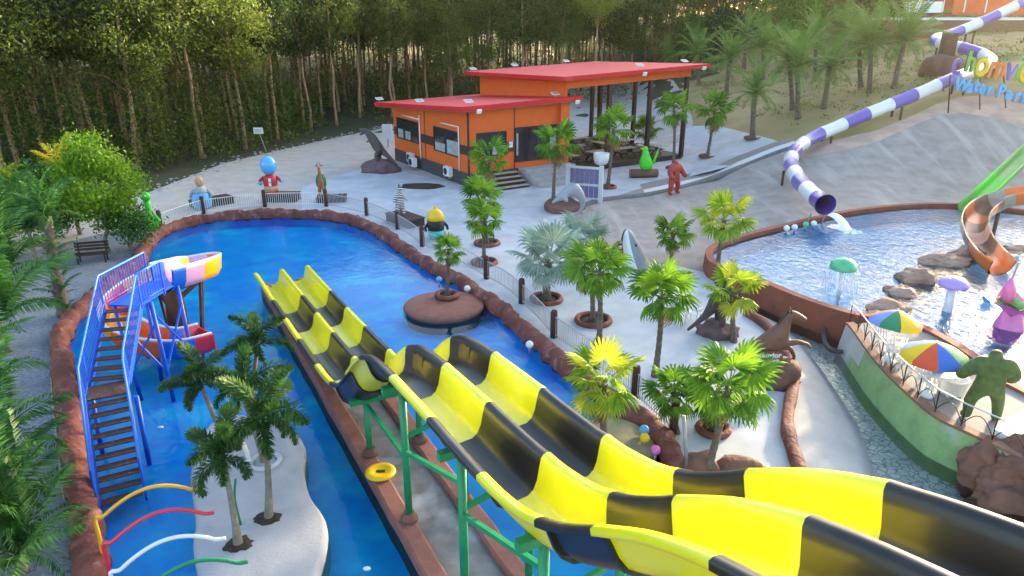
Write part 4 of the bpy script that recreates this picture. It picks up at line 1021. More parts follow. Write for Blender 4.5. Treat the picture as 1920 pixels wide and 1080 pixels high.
figure('giraffe', 'small giraffe statue in a green shirt behind the pool fence', 'statue', G(597, 385) + Vector((0.1, .8, .35)), .15, b_)
mat('zebra_hide', (0.75, 0.75, 0.74), 0.6)
zm = MATS['zebra_hide']; zn = zm.node_tree.nodes; zl_ = zm.node_tree.links
wv = zn.new('ShaderNodeTexWave'); wv.bands_direction = 'Z'; wv.inputs['Scale'].default_value = 3.2; wv.inputs['Distortion'].default_value = 3.0
tcz = [x for x in zn if x.type == 'TEX_COORD'][0]; zl_.new(tcz.outputs['Object'], wv.inputs['Vector'])
crz = zn.new('ShaderNodeValToRGB'); crz.color_ramp.interpolation = 'CONSTANT'; crz.color_ramp.elements[0].color = (.02, .02, .02, 1); crz.color_ramp.elements[1].color = (.75, .75, .74, 1); crz.color_ramp.elements[1].position = .5
zl_.new(wv.outputs['Fac'], crz.inputs['Fac']); zl_.new(crz.outputs['Color'], zn['Principled BSDF'].inputs['Base Color'])
def b_(t):
    V = [(0, 0, .75, .27), (0, .1, 1.05, .24), (0, -.05, 1.3, .17), (0, -.12, 1.55, .14), (0, -.3, 1.62, .11), (0, -.46, 1.54, .08), (-.18, .05, .4, .13), (-.2, -.1, .0, .10), (.18, .05, .4, .13), (.2, -.1, .0, .10),
         (-.3, 0, 1.0, .09), (-.42, -.2, .8, .08), (.3, 0, 1.0, .09), (.42, -.2, .8, .08)]
    E_ = [(0, 1), (1, 2), (2, 3), (3, 4), (4, 5), (0, 6), (6, 7), (0, 8), (8, 9), (1, 10), (10, 11), (1, 12), (12, 13)]
    inst('body', skin_mesh('body', V, E_, 'zebra_hide'), t)
    for s in (-1, 1): mb = MB(); mb.ball((s * .12, -.08, 1.74), (.05, .03, .11), 8); lmesh(t, 'ear', mb, 'zebra_hide')
    mb = MB(); mb.box((0, .0, 1.55), (.04, .10, .5)); lmesh(t, 'mane', mb, 'near_black')
figure('zebra', 'upright striped zebra statue on a brown stand behind the fence', 'statue', Vector((zc_.x - .25, zc_.y, .5)), .5, b_)
def b_(t):
    mb = MB(); mb.lathe([(.32, 0), (.42, .15), (.44, .5)], (0, 0, 0), 20); lmesh(t, 'trousers', mb, 'teal')
    mb = MB(); mb.lathe([(.44, .5), (.47, .8), (.45, 1.05)], (0, 0, 0), 20); lmesh(t, 'torso', mb, 'near_black')
    mb = MB(); mb.lathe([(.46, 1.05), (.46, 1.25), (.36, 1.5), (.18, 1.62), (.0001, 1.66)], (0, 0, 0), 20); lmesh(t, 'cap', mb, 'cap_yellow')
    mb = MB(); mb.ball((0, 0, 1.74), .09, 8); lmesh(t, 'bobble', mb, 'cap_yellow')
    for s in (-1, 1): mb = MB(); mb.tube([(s * .44, 0, .85), (s * .62, -.05, .65), (s * .6, -.2, .5)], [.09, .08, .07], 8); lmesh(t, 'arm', mb, 'near_black')
    mb = MB(); mb.tube([(.15, .2, .1), (.6, .1, .25)], [.12, .10], 8); lmesh(t, 'foot', mb, 'skin_tone')
figure('capped_figure', 'barrel-shaped figure with yellow cap, dark torso and teal trousers by the fence', 'statue', G(818, 447), .4, b_)
# tyrannosaur on its rock by the road
dino_p = G(712, 322)
t = thing('dinosaur', 'dark brown tyrannosaur statue rearing up on a rock at the restaurant corner', 'statue', dino_p + Vector((0, 0, .7)))
V = [(0, 0, 1.15, .36), (-.25, 0, 1.6, .36), (-.5, 0, 2.05, .27), (-.75, 0, 2.45, .22), (-1.0, 0, 2.6, .25), (-1.35, 0, 2.52, .17), (-1.6, 0, 2.45, .10), (.35, 0, .9, .28), (.8, 0, .55, .17), (1.2, 0, .2, .10), (1.5, 0, -.1, .05),
     (.05, -.28, .85, .24), (-.12, -.3, .45, .15), (.1, -.3, .05, .11), (-.2, -.32, -.05, .09), (.05, .28, .85, .24), (-.12, .3, .45, .15), (.1, .3, .05, .11), (-.2, .32, -.05, .09), (-.62, -.22, 1.75, .08), (-.85, -.24, 1.6, .05), (-.62, .22, 1.75, .08), (-.85, .24, 1.6, .05), (-1.25, 0, 2.2, .09), (-1.5, 0, 2.12, .06)]
E_ = [(0, 1), (1, 2), (2, 3), (3, 4), (4, 5), (5, 6), (0, 7), (7, 8), (8, 9), (9, 10), (0, 11), (11, 12), (12, 13), (13, 14), (0, 15), (15, 16), (16, 17), (17, 18), (2, 19), (19, 20), (2, 21), (21, 22), (4, 23), (23, 24)]
inst('body', skin_mesh('body', V, E_, 'dark_stone'), t, (0, 0, 0), (0, 0, R(-15)))
mb = MB(); mb.rock(dino_p + Vector((.1, .1, .2)), (1.5, 1.0, .75), .4, 1.3, 3, 4, flat=-.25); tag(mb.build('statue_rock', 'purple_rock'), 'dark purplish rock under the dinosaur statue', 'rock')
mb = MB(); mb.rock(G(792, 350) + Vector((0, 0, .02)), (1.5, .8, .16), .35, 1.2, 3, 6, flat=-.02); tag(mb.build('soil_heap', 'soil'), 'flat heap of dark soil spread against the restaurant base', 'soil heap')
# red and green stocky figures: plain rough statues
def stocky(mname, wide):
    V = [(0, 0, 1.05, .24), (0, .0, 1.30, .30), (0, .0, 1.60, (.40, .34)), (0, -.02, 1.86, .16), (0, -.08, 2.06, .15), (-.40, 0, 1.66, .21), (-.60, -.05, 1.36, .17), (-.62, -.28, 1.14, .15), (-.55, -.48, 1.10, .14), (.40, 0, 1.66, .21), (.60, -.05, 1.36, .17), (.62, -.28, 1.14, .15), (.55, -.48, 1.10, .14),
         (-.22, 0, .90, .21), (-.34, -.06, .52, .16), (-.36, .02, .10, .12), (-.38, -.2, .06, .10), (.22, 0, .90, .21), (.34, -.06, .52, .16), (.36, .02, .10, .12), (.38, -.2, .06, .10)]
    E_ = [(0, 1), (1, 2), (2, 3), (3, 4), (2, 5), (5, 6), (6, 7), (7, 8), (2, 9), (9, 10), (10, 11), (11, 12), (0, 13), (13, 14), (14, 15), (15, 16), (0, 17), (17, 18), (18, 19), (19, 20)]
    return skin_mesh('body', V, E_, mname)
t = thing('red_figure', 'rough red stocky figure statue standing on the terrace edge above the slope', 'statue', T(1262, 364)); t.rotation_euler = (0, 0, .7)
inst('body', stocky('figure_red', 1), t, (0, 0, 0), (0, 0, 0), 1.12)
t = thing('green_figure', 'rough moss green stocky figure statue seen from behind on the parasol deck', 'statue', G(1838, 786, .72)); t.rotation_euler = (0, 0, 2.9)
inst('body', stocky('figure_green', 1), t, (0, 0, 0), (0, 0, 0), 1.02)
# dolphin leaping from a wavy brown base in front of the notice panel
t = thing('dolphin', 'grey dolphin statue diving off a low brown base before the violet panel', 'statue', G(1080, 408))
V = [(-.35, 0, 1.5, .32), (-.75, 0, 1.25, .24), (-1.05, 0, .98, .13), (-1.3, 0, .82, .06), (.05, 0, 1.45, .30), (.3, 0, 1.05, .22), (.32, 0, .6, .13), (.22, 0, .3, .07), (-.1, 0, .10, .05), (.45, 0, .12, .05), (.0, 0, 1.95, .05), (-.55, -.4, .95, .05)]
inst('body', skin_mesh('body', V, [(0, 1), (1, 2), (2, 3), (0, 4), (4, 5), (5, 6), (6, 7), (7, 8), (7, 9), (0, 10), (1, 11)], 'dolphin_grey'), t, (0, 0, 0), (0, 0, R(8)), 1.15)
mb = MB(); P = [G(1020, 392), G(1036, 378), G(1062, 375), G(1082, 386), G(1098, 392), G(1075, 399), G(1040, 402)]; P = catmull(P, 4, True); n = len(P)
c = sum(P, Vector()) / n; mb.add([p + Vector((0, 0, -.05)) for p in P] + [p + Vector((0, 0, .30)) for p in P] + [c + (p - c) * .8 + Vector((0, 0, .26)) for p in P] + [c + Vector((0, 0, .2))], [(r * n + i, r * n + (i + 1) % n, (r + 1) * n + (i + 1) % n, (r + 1) * n + i) for r in range(2) for i in range(n)] + [(2 * n + i, 2 * n + (i + 1) % n, 3 * n) for i in range(n)], True)
tag(mb.build('flower_bed', 'brown_rock'), 'wavy brown planting bed at the foot of the violet notice panel', 'planting bed')
# violet notice panel in a pale frame
a, b = G(1064, 376), G(1125, 381); d = (b - a).normalized(); nn = Vector((-d.y, d.x, 0)); L = (b - a).length; rot = Matrix((d, nn, Vector((0, 0, 1)))).transposed(); c = (a + b) / 2
t = thing('notice_board', 'tall violet boarded panel in a pale grey frame on the plaza', 'panel', c)
for s in (-1, 1): mb = MB(); mb.box(c + d * (s * L / 2) + Vector((0, 0, 1.2)), (.26, .26, 2.4), rot); mb.build('post', 'grey_paint', t)
for z in (.25, 1.15, 2.25): mb = MB(); mb.box(c + Vector((0, 0, z)), (L - .26, .12, .14), rot); mb.build('rail', 'grey_paint', t)
for z0, z1 in ((.32, 1.08), (1.22, 2.18)):
    for i in range(6): mb = MB(); mb.box(c + d * ((i + .5) / 6 - .5) * (L - .28) + Vector((0, 0, (z0 + z1) / 2)), ((L - .28) / 6 - .03, .06, z1 - z0), rot); mb.build('board', 'panel_violet', t)
# green bird on a log bench
p = T(1208, 333)
t = thing('green_bird', 'bright green bird statue perched on a brown log on the terrace', 'statue', p + Vector((.1, 0, .62)))
mb = MB(); mb.lathe([(.30, 0), (.46, .12), (.52, .4), (.44, .75), (.29, 1.1), (.21, 1.4), (.20, 1.55), (.15, 1.70), (.0001, 1.76)], (0, 0, 0), 18, sy=.85); mb.v = [(v[0] - .10 * v[2], v[1], v[2]) for v in mb.v]; lmesh(t, 'body', mb, 'bright_green')
mb = MB(); mb.lathe([(.10, 0), (.05, .15), (.0001, .24)], (0, 0, 0), 8, Matrix.Rotation(R(-95), 3, 'Y')); lmesh(t, 'beak', mb, 'cap_yellow').location = (-.32, 0, 1.56)
for i in range(4): mb = MB(); mb.tube([(.5, 0, .45), (.62 + .05 * i, .02 * i, .9 + .12 * i), (.72 + .04 * i, 0, 1.15 + .14 * i)], [.12, .08, .02], 8); lmesh(t, 'tail_feather', mb, 'bright_green')
t = thing('log_bench', 'thick brown log lying under the green bird', 'log', p); q = T(1175, 340)
mb = MB(); mb.tube([p + Vector((-1.1, -.15, .32)), p + Vector((0, 0, .34)), p + Vector((1.0, .15, .33))], [.34, .33, .31], 14); mb.build('trunk', 'brown_rock', t)
for s in (-1.115, 1.01): mb = MB(); mb.lathe([(.24, 0), (.0001, .012)], p + Vector((s, s * .14, .33)), 14, Matrix.Rotation(R(90 if s > 0 else -90), 3, 'Y')); mb.build('cut_end', 'bleached_wood', t)
# white bowl planter on a stem
p = G(1126, 330)
t = thing('bowl_planter', 'white bowl planter with a dry reddish plant on a dark post by the pavilion', 'planter', p)
mb = MB(); mb.tube([p, p + Vector((0, 0, .9))], .07, 8); mb.build('post', 'grey_steel', t)
mb = MB(); mb.lathe([(.25, .85), (.5, 1.0), (.60, 1.35), (.60, 1.75), (.55, 1.75), (.54, 1.6), (.0001, 1.6)], p, 20); mb.build('bowl', 'white_paint', t)
# shark head bursting out of the plaza
p = G(1196, 498)
t = thing('shark_head', 'grey shark head sculpture with open red mouth rising from the plaza', 'statue', p)
def shell(nm, m, a0, a1, zoff, k):
    mb = MB(); vs = []; n, q = 14, 12
    for i in range(n + 1):
        u = i / n; r = .85 * (1 - u) ** .55 + .04; cx = -.1 - .75 * u + .25 * u * u; cz = .1 + 1.75 * u
        for j in range(q + 1):
            a = a0 + (a1 - a0) * j / q; vs.append((cx + r * math.cos(a) * .8, r * math.sin(a), cz + k * math.cos(a) * .15))
    mb.add(vs, [(i * (q + 1) + j, i * (q + 1) + j + 1, (i + 1) * (q + 1) + j + 1, (i + 1) * (q + 1) + j) for i in range(n) for j in range(q)], True)
    return lmesh(t, nm, mb, m)
shell('upper_head', 'shark_grey', R(-95), R(95), 0, 0); shell('pale_belly', 'white_paint', R(95), R(150), 0, 0); shell('pale_belly', 'white_paint', R(210), R(265), 0, 0)
mb = MB(); mb.ball((-.72, 0, .75), (.30, .42, .52), 14, Matrix.Rotation(R(-22), 3, 'Y')); lmesh(t, 'mouth', mb, 'mouth_red')
for i in range(11):
    a = R(20 + 32 * i); mb = MB(); mb.lathe([(.06, 0), (.0001, .17)], (-.98 + .16 * math.cos(a), .36 * math.sin(a), .78 + .45 * math.cos(a)), 5, Matrix.Rotation(R(-100), 3, 'Y')); lmesh(t, 'tooth', mb, 'white_paint')
for s in (-1, 1): mb = MB(); mb.ball((-.25, s * .47, 1.15), (.07, .05, .07), 8); lmesh(t, 'eye', mb, 'near_black')
mb = MB(); mb.lathe([(.5, 0), (.35, .3), (.12, .5)], (-1.05, 0, -.02), 12, sx=1, sy=1.2); lmesh(t, 'lower_jaw', mb, 'white_paint')
# dark elephant-like stone animal on a rock and the brown horse on its rock
p = G(1338, 628)
mb = MB(); mb.rock(p + Vector((.1, 0, .1)), (.75, .6, .45), .4, 1.6, 3, 12, flat=-.1); tag(mb.build('statue_rock', 'purple_rock'), 'small purplish rock under the dark standing animal', 'rock')
t = thing('stone_animal', 'dark stone animal standing upright on a rock beside the shaggy palm', 'statue', p + Vector((0, 0, .45)))
V = [(0, 0, .95, .30), (.1, 0, 1.3, .28), (.12, 0, 1.62, .2), (.1, -.1, 1.9, .19), (-.2, 0, .6, .22), (-.4, 0, .3, .14), (-.75, -.1, .05, .08), (-1.05, -.15, -.2, .05), (.15, -.25, .5, .16), (.2, -.3, .0, .12), (.15, .25, .5, .16), (.2, .3, 0, .12), (.3, -.2, 1.2, .12), (.5, -.3, .9, .09)]
inst('body', skin_mesh('body', V, [(0, 1), (1, 2), (2, 3), (0, 4), (4, 5), (5, 6), (6, 7), (0, 8), (8, 9), (0, 10), (10, 11), (1, 12), (12, 13)], 'dark_stone'), t)
p = G(1436, 716)
mb = MB(); mb.rock(p + Vector((.25, -.05, .15)), (.85, .6, .75), .35, 1.4, 3, 21, flat=-.2); tag(mb.build('statue_rock', 'brown_rock'), 'brown rock pedestal under the rearing horse', 'rock')
t = thing('horse', 'brown rearing horse statue with white lettering on its side by the river kerb', 'statue', p + Vector((-.1, 0, .45)))
V = [(.0, 0, .95, .30), (-.42, 0, .72, .30), (.30, 0, 1.15, .28), (.42, 0, 1.50, .21), (.50, 0, 1.84, .165), (.64, 0, 1.96, .155), (.92, 0, 1.82, .11), (1.10, 0, 1.72, .09), (-.70, 0, .52, .25), (-.62, -.16, .18, .14), (-.42, -.17, -.02, .09), (-.50, -.17, -.30, .07), (-.68, .16, .18, .14), (-.48, .17, -.02, .09), (-.56, .17, -.30, .07),
     (.55, -.15, 1.00, .14), (.88, -.17, 1.06, .085), (1.18, -.17, .98, .06), (1.32, -.17, .84, .06), (.52, .15, .80, .14), (.82, .17, .66, .085), (.98, .17, .38, .06), (.92, .17, .20, .06), (-.92, 0, .60, .09), (-1.10, 0, .36, .10), (-1.12, 0, -.05, .05)]
inst('body', skin_mesh('body', V, [(0, 1), (0, 2), (2, 3), (3, 4), (4, 5), (5, 6), (6, 7), (1, 8), (8, 9), (9, 10), (10, 11), (8, 12), (12, 13), (13, 14), (2, 15), (15, 16), (16, 17), (17, 18), (2, 19), (19, 20), (20, 21), (21, 22), (8, 23), (23, 24), (24, 25)], 'horse_brown'), t)
for s in (-1, 1): mb = MB(); mb.lathe([(.05, 0), (.0001, .16)], (.56, s * .08, 2.03), 6); lmesh(t, 'ear', mb, 'horse_brown')
mb = MB(); mb.tube([(.52, 0, 2.06), (.36, 0, 1.80), (.22, 0, 1.45), (.08, 0, 1.24)], [.04, .06, .07, .03], 8); lmesh(t, 'mane', mb, 'near_black')
mb = MB(); mb.box((-.15, -.36, .62), (1.05, .05, .40)); pl = lmesh(t, 'name_plate', mb, 'horse_brown')
o = inst('lettering', text_mesh('chomvior', .24, .012, 'white_paint', .006), pl, (-.15, -.40, .70), (R(90), 0, 0)); o = inst('lettering', text_mesh('water park', .19, .012, 'white_paint', .004), pl, (-.15, -.40, .51), (R(90), 0, 0))
# the lettered rock beneath the big palms
p = G(1345, 905)
t = thing('name_rock', 'brown saddle-shaped rock with white lettering under the big fan palms', 'rock', p)
mb = MB(); mb.rock((-.45, .1, .25), (.5, .4, .55), .3, 1.5, 3, 31); mb.rock((.55, .15, .15), (.75, .45, .5), .3, 1.3, 3, 33); lmesh(t, 'boulder', mb, 'brown_rock')
mb = MB(); mb.box((.02, -.34, .22), (.85, .05, .36), Matrix.Rotation(R(27), 3, 'Y')); pl = lmesh(t, 'name_plate', mb, 'brown_rock')
inst('lettering', text_mesh('chomvior', .19, .01, 'white_paint', .005), pl, (.04, -.375, .29), (R(90), R(27), 0)); inst('lettering', text_mesh('water park', .145, .01, 'white_paint', .004), pl, (-.03, -.375, .13), (R(90), R(27), 0))
mb = MB(); mb.rock(G(1296, 905) + Vector((0, 0, .1)), (.16, .14, .12), .2, 1.5, 2, 7); tag(mb.build('pebble', 'rim_rock'), 'small round reddish stone at the foot of the steel pole', 'stone')
mb = MB(); mb.tube([G(1290, 905), G(1290, 905) + Vector((-.25, .1, 1.9))], .045, 8); tag(mb.build('steel_pole', 'grey_steel'), 'thin leaning steel pole beside the lettered rock', 'pole')
# ================================================================== TUBE SLIDE DOWN THE HILL
def lift(x, y, h): p = T(x, y); return p + Vector((0, 0, h))
hy = T(1795, 186).y
tp = [atY(1548, 384, 37.6), atY(1535, 374, 38.6), atY(1512, 354, 41.0), atY(1492, 328, 44.5), atY(1483, 300, 48.5), atY(1496, 277, 51.8), atY(1524, 258, 53.6), atY(1570, 238, 54.6), atY(1640, 208, 55.6), atY(1720, 176, 56.6), atY(1778, 151, 57.6),
      atY(1812, 138, 59.0), atY(1846, 126, 61.2), atY(1858, 113, 64.0), atY(1838, 100, 66.2), atY(1806, 90, 67.5), atY(1770, 83, 69), atY(1752, 75, 71), atY(1766, 68, 72.6), atY(1800, 58, 73.6), atY(1856, 34, 74.6), atY(1920, 4, 75.6), atY(1985, -22, 76.6)]
TP = catmull(tp, 8)
tube = thing('tube_slide', 'purple and white banded tube slide snaking down the hill into the pale pool', 'water slide', TP[60])
L = [0.0]
for a, b in zip(TP, TP[1:]): L.append(L[-1] + (b - a).length)
edges_ = [0, 1.15]
while edges_[-1] + 2.15 < L[-1]: edges_.append(edges_[-1] + 2.15)
def tp_at(s):
    for i in range(len(L) - 1):
        if L[i + 1] >= s: return TP[i].lerp(TP[i + 1], (s - L[i]) / (L[i + 1] - L[i]))
    return TP[-1]
for k, (a, b) in enumerate(zip(edges_, edges_[1:])):
    pts = [tp_at(a + (b - a) * i / 6) for i in range(7)]; mb = MB()
    r = [.50, .48, .47, .47, .47, .48, .50]
    if k == 0: r = [.58, .54, .51, .49, .48, .48, .50]
    mb.tube(pts, r, 20, caps=False); mb.build('tube_section', 'purple_dark' if k == 0 else ('white_tube' if k % 2 else 'purple_tube'), tube)
ln_ = MB(); ln_.tube([tp_at(.25 + .5 * i) for i in range(14)], .455, 20, caps=False); ln_.build('liner', 'purple_dark', tube)
for s in [9.5, 19, 25.5, 32, 38, 46, 54, 62, 70]:
    p = tp_at(s); g = zt(p.x, p.y); d = (tp_at(s + .2) - tp_at(s - .2)); nn = Vector((d.y, -d.x, 0)).normalized()
    if p.z - g > .5:
        for q in (-.45, .45): mb = MB(); mb.bar(p + nn * q + Vector((0, 0, -.35)), Vector((p.x, p.y, g - .3)) + nn * q, .13); mb.build('support_leg', 'brown_steel', tube)
for q in (-.4, .4): p = tp[0] + Vector((q - .2, .25, -.55)); mb = MB(); mb.bar(p, (p.x - .15, p.y, .6), .05); mb.build('support_leg', 'grey_steel', tube)
mb = MB(); vs = []
for i in range(9):
    t = i / 8; p = tp[0] + Vector((.25 + .75 * t, -.35 - .9 * t, -.45 - 1.0 * t * t)); p.z = max(p.z, .62)
    for j in range(5): vs.append(p + Vector(((j - 2) * .16, (j - 2) * .10, .10 * (1 - ((j - 2) / 2) ** 2))))
mb.add(vs, [(i * 5 + j, i * 5 + j + 1, (i + 1) * 5 + j + 1, (i + 1) * 5 + j) for i in range(8) for j in range(4)], True)
o = mb.build('water_jet', 'falling_water'); tag(o, 'white water pouring from the mouth of the tube slide', 'water jet', None, 'stuff')
mb = MB(); rr = random.Random(3)
for i in range(140):
    t = rr.random() ** .8; c = G(1562 + 44 * t, 424 + 13 * t, .61) + Vector((rr.gauss(0, .12 + .15 * t), rr.gauss(0, .3), 0)); s = rr.uniform(.05, .20) * (1.2 - t)
    n = 7; mb.add([c] + [c + Vector((math.cos(a) * s * 1.6, math.sin(a) * s, .0)) for a in [2 * math.pi * k / n + rr.random() * .5 for k in range(n)]], [(0, k + 1, (k + 1) % n + 1) for k in range(n)])
    mb.v[-n - 1] = (c.x, c.y, c.z + .04)
o = mb.build('foam', 'foam'); tag(o, 'streak of white foam on the pale water below the tube slide', 'foam', None, 'stuff')
# park sign on the bank
sgn = thing('park_sign', 'colourful letters over a light blue second line on thin posts above the concrete slope', 'sign', T(1838, 206))
sy = T(1838, 206).y
for x, yb, yt in ((1783, 191, 140), (1838, 207, 138), (1883, 221, 140)):
    p = atY(x, yb, sy); tpz = atY(x, yt, sy); g = zt(p.x, p.y); mb = MB(); mb.bar((p.x, sy, g - .2), (p.x + (tpz.x - p.x), sy + .08, tpz.z), .07); mb.build('post', 'brown_steel', sgn)
def letter(ch_, x, y, hpx, m, roll=0, back=None, yaw=-4, k=1.6, sx=.66):
    p = atY(x, y, sy - .12); hm = hpx / FPX * (sy * _cp + 4) * k
    me = text_mesh(ch_, hm, .09, m, .035); 
    o = bpy.data.objects.new('letter', me); COL.objects.link(o); o.parent = sgn; o.location = p - sgn.location; o.rotation_euler = (R(90), R(roll), R(yaw)); o.scale = (sx, 1, 1)
    if back:
        bm_ = inst('letter_back', text_mesh(ch_, hm * 1.04, .02, back, .10), o, (0, 0, -.12))
for a in [('c', 1795, 120, 36, 'purple_tube', 4, None), ('h', 1821, 116, 29, 'lime_chute', 4, 'deep_green'), ('o', 1843, 121, 40, 'cap_yellow', 6, 'lime_chute'), ('m', 1871, 127, 37, 'cloth_orange', 7, None), ('v', 1896, 130, 37, 'purple_tube', 7, None), ('i', 1912, 130, 40, 'lime_chute', 7, None), ('o', 1926, 132, 40, 'cap_yellow', 7, 'lime_chute'), ('r', 1948, 135, 38, 'cloth_red', 7, None)]: letter(*a)
for c_, x, y in (('W', 1803, 160), ('a', 1819, 163), ('t', 1831, 161), ('e', 1843, 165), ('r', 1856, 168), ('P', 1877, 172), ('a', 1893, 176), ('r', 1908, 180), ('k', 1922, 182)): letter(c_, x, y, 24, 'sky_blue', 9, 'grey_steel', -4, 1.25, .8)
mb = MB(); p = atY(1853, 174, sy + .05); mb.box(p, (.9, .05, .55)); mb.build('backing_board', 'grey_steel', sgn)
# brown gate post and mound by the sign
p = T(1762, 138); t = thing('mound', 'brown earth mound with a square brown pillar beside the tube slide', 'mound', p)
mb = MB(); mb.rock(p + Vector((0, 0, .3)), (2.0, 1.6, 1.5), .25, 1.0, 3, 41, flat=-.6); mb.build('earth', 'brown_rock', t)
mb = MB(); mb.box(p + Vector((.25, 0, 2.2)), (1.0, .9, 2.6)); mb.build('pillar', 'brown_steel', t)
# terracotta house and bank wall on the hilltop
hb = thing('hilltop_house', 'orange walled house with a white terrace on the hilltop behind the sign', 'building', atY(1800, 45, 92))
a, b = atY(1655, 72, 90), atY(2100, 78, 84); d = (b - a); dn = Vector((d.x, d.y, 0)).normalized(); nn = Vector((-dn.y, dn.x, 0)); zc = atY(1800, 50, 88).z
mb = MB(); c = (a + b) / 2; mb.box((c.x, c.y, zc - 1.2), (d.length, .4, 3.9), Matrix((dn, nn, Vector((0, 0, 1)))).transposed()); mb.build('bank_wall', 'brown_tube', hb)
mb = MB(); mb.box((c.x, c.y + 3, zc + .85), (d.length, 6.5, .3), Matrix((dn, nn, Vector((0, 0, 1)))).transposed()); mb.build('terrace', 'white_paint', hb)
q = atY(1900, 2, 96); mb = MB(); mb.box((q.x + 2, 97, q.z + .2), (20, 4, 3.6)); mb.build('wall', 'orange_wall', hb)
mb = MB(); mb.box((q.x + 2, 97, q.z + 2.2), (22, 6, .4)); mb.build('roof', 'roof_red', hb)
q = atY(1735, 15, 90); mb = MB(); mb.box((q.x, 90.5, q.z + .1), (3.6, 1.6, 1.2)); mb.build('counter', 'white_paint', hb)
for x in (1710, 1740, 1770, 1810, 1850): q = atY(x, 16, 89); mb = MB(); mb.bar((q.x, 89.2, q.z - .4), (q.x, 89.2, q.z + .9), .1); mb.build('rail_post', 'white_paint', hb)
q = T(1510, 60); q2 = T(1545, 45); mb = MB(); mb.box(((q.x + q2.x) / 2, q.y, q.z + .6), (5.0, .4, 1.3), Matrix.Rotation(R(12), 3, 'Z')); tag(mb.build('white_wall', 'white_paint'), 'short white wall among the trees at the back of the hill', 'wall')

# ================================================================== THE FARTHER POOL'S TOYS
gp = [atY(1812, 396, 40.6), atY(1845, 368, 41.6), atY(1885, 330, 43.6), atY(1925, 292, 45.6), atY(1985, 240, 48.0)]
gs = thing('green_chute', 'straight light green chute running down the slope into the pale pool', 'water slide', gp[1])
trough(gs, catmull(gp, 6), UP, ['lime_chute', 'bright_green', 'lime_chute', 'lime_chute'])
op = [G(1873, 507, .75), atY(1852, 486, G(1873, 507, .75).y + .9), atY(1832, 458, 33.2), atY(1824, 430, 34.4), atY(1834, 406, 35.6), atY(1860, 388, 36.6), atY(1895, 376, 36.6), atY(1935, 370, 36.4), atY(1985, 364, 36.0), atY(2050, 356, 35.4)]
osl = thing('orange_slide', 'curling open slide banded orange and brown ending in the pale pool', 'water slide', op[2])
OPATH = catmull(op, 8)
trough(osl, OPATH, [(l * 1.15, u * 1.2) for l, u in UP], ['orange_tube', 'orange_tube', 'brown_tube', 'salmon_tube', 'brown_tube', 'orange_tube', 'brown_tube', 'grey_tube', 'orange_tube', 'orange_tube', 'orange_tube', 'orange_tube'])
for i in (24, 44, 60, 74):
    p = OPATH[min(i, len(OPATH) - 1)]; mb = MB(); mb.tube([(p.x, p.y, p.z - .3), (p.x, p.y, -.3)], .10, 8); mb.build('support_post', 'brown_steel', osl)
t = thing('dome_fountain', 'green domed mushroom fountain with a round curtain of falling water', 'fountain', G(1574, 545, .6)); c = G(1574, 545, .6)
mb = MB(); mb.tube([c + Vector((0, 0, -.9)), c + Vector((0, 0, 1.05))], .08, 10); mb.build('stem', 'white_paint', t)
mb = MB(); mb.lathe([(.52, .95), (.54, 1.0), (.51, 1.15), (.41, 1.29), (.22, 1.39), (.0001, 1.42)], c, 24); dm = mb.build('dome', 'lime_dome', t)
for i in range(10):
    a = 2.4 * i; r = .14 + .033 * i; z = 1.40 - 1.0 * r * r; mb = MB(); mb.ball(c + Vector((math.cos(a) * r, math.sin(a) * r, z)), (.06, .06, .03), 8); mb.build('spot', 'deep_green', dm)
fm = bpy.data.materials.new('water_veil'); fm.use_nodes = True; MATS['water_veil'] = fm
fn = fm.node_tree.nodes; fl_ = fm.node_tree.links; tpb = fn.new('ShaderNodeBsdfTransparent'); mxs = fn.new('ShaderNodeMixShader'); nzv = fn.new('ShaderNodeTexNoise'); nzv.inputs['Scale'].default_value = 9
tcv = fn.new('ShaderNodeTexCoord'); mpv = fn.new('ShaderNodeMapping'); mpv.inputs['Scale'].default_value = (1, 1, .12); fl_.new(tcv.outputs['Object'], mpv.inputs[0]); fl_.new(mpv.outputs[0], nzv.inputs['Vector'])
mrv = fn.new('ShaderNodeMapRange'); mrv.inputs['From Min'].default_value = .35; mrv.inputs['From Max'].default_value = .75; mrv.inputs['To Min'].default_value = .05; mrv.inputs['To Max'].default_value = .6
fl_.new(nzv.outputs['Fac'], mrv.inputs['Value']); fl_.new(mrv.outputs[0], mxs.inputs[0]); fl_.new(tpb.outputs[0], mxs.inputs[1]); fl_.new(fn['Principled BSDF'].outputs[0], mxs.inputs[2]); fl_.new(mxs.outputs[0], fn['Material Output'].inputs['Surface'])
fn['Principled BSDF'].inputs['Base Color'].default_value = (.75, .82, .9, 1); fn['Principled BSDF'].inputs['Roughness'].default_value = .2
mb = MB(); mb.lathe([(.53, .95), (.61, .7), (.66, .35), (.68, .02)], c, 24); mb.f = mb.f[:72]; mb.m = mb.m[:72]; mb.sm = mb.sm[:72]; mb.build('water_curtain', 'water_veil', t)
t = thing('spotted_mushroom', 'lilac mushroom fountain with white spots in the pale pool', 'fountain', G(1776, 583, .6)); c = G(1776, 583, .6)
mb = MB(); mb.lathe([(.20, -.9), (.17, .3), (.14, 1.05)], c, 14); mb.build('stem', 'white_tube', t)
mb = MB(); mb.lathe([(.15, .98), (.52, 1.02), (.54, 1.08), (.48, 1.22), (.3, 1.34), (.0001, 1.38)], c, 22); cpm = mb.build('cap', 'lilac', t)
for i in range(14):
    a = 2.4 * i; r = .08 + .03 * i; z = 1.375 - .95 * r * r; mb = MB(); mb.ball(c + Vector((math.cos(a) * r, math.sin(a) * r, z)), (.055, .055, .025), 8); mb.build('spot', 'white_paint', cpm)
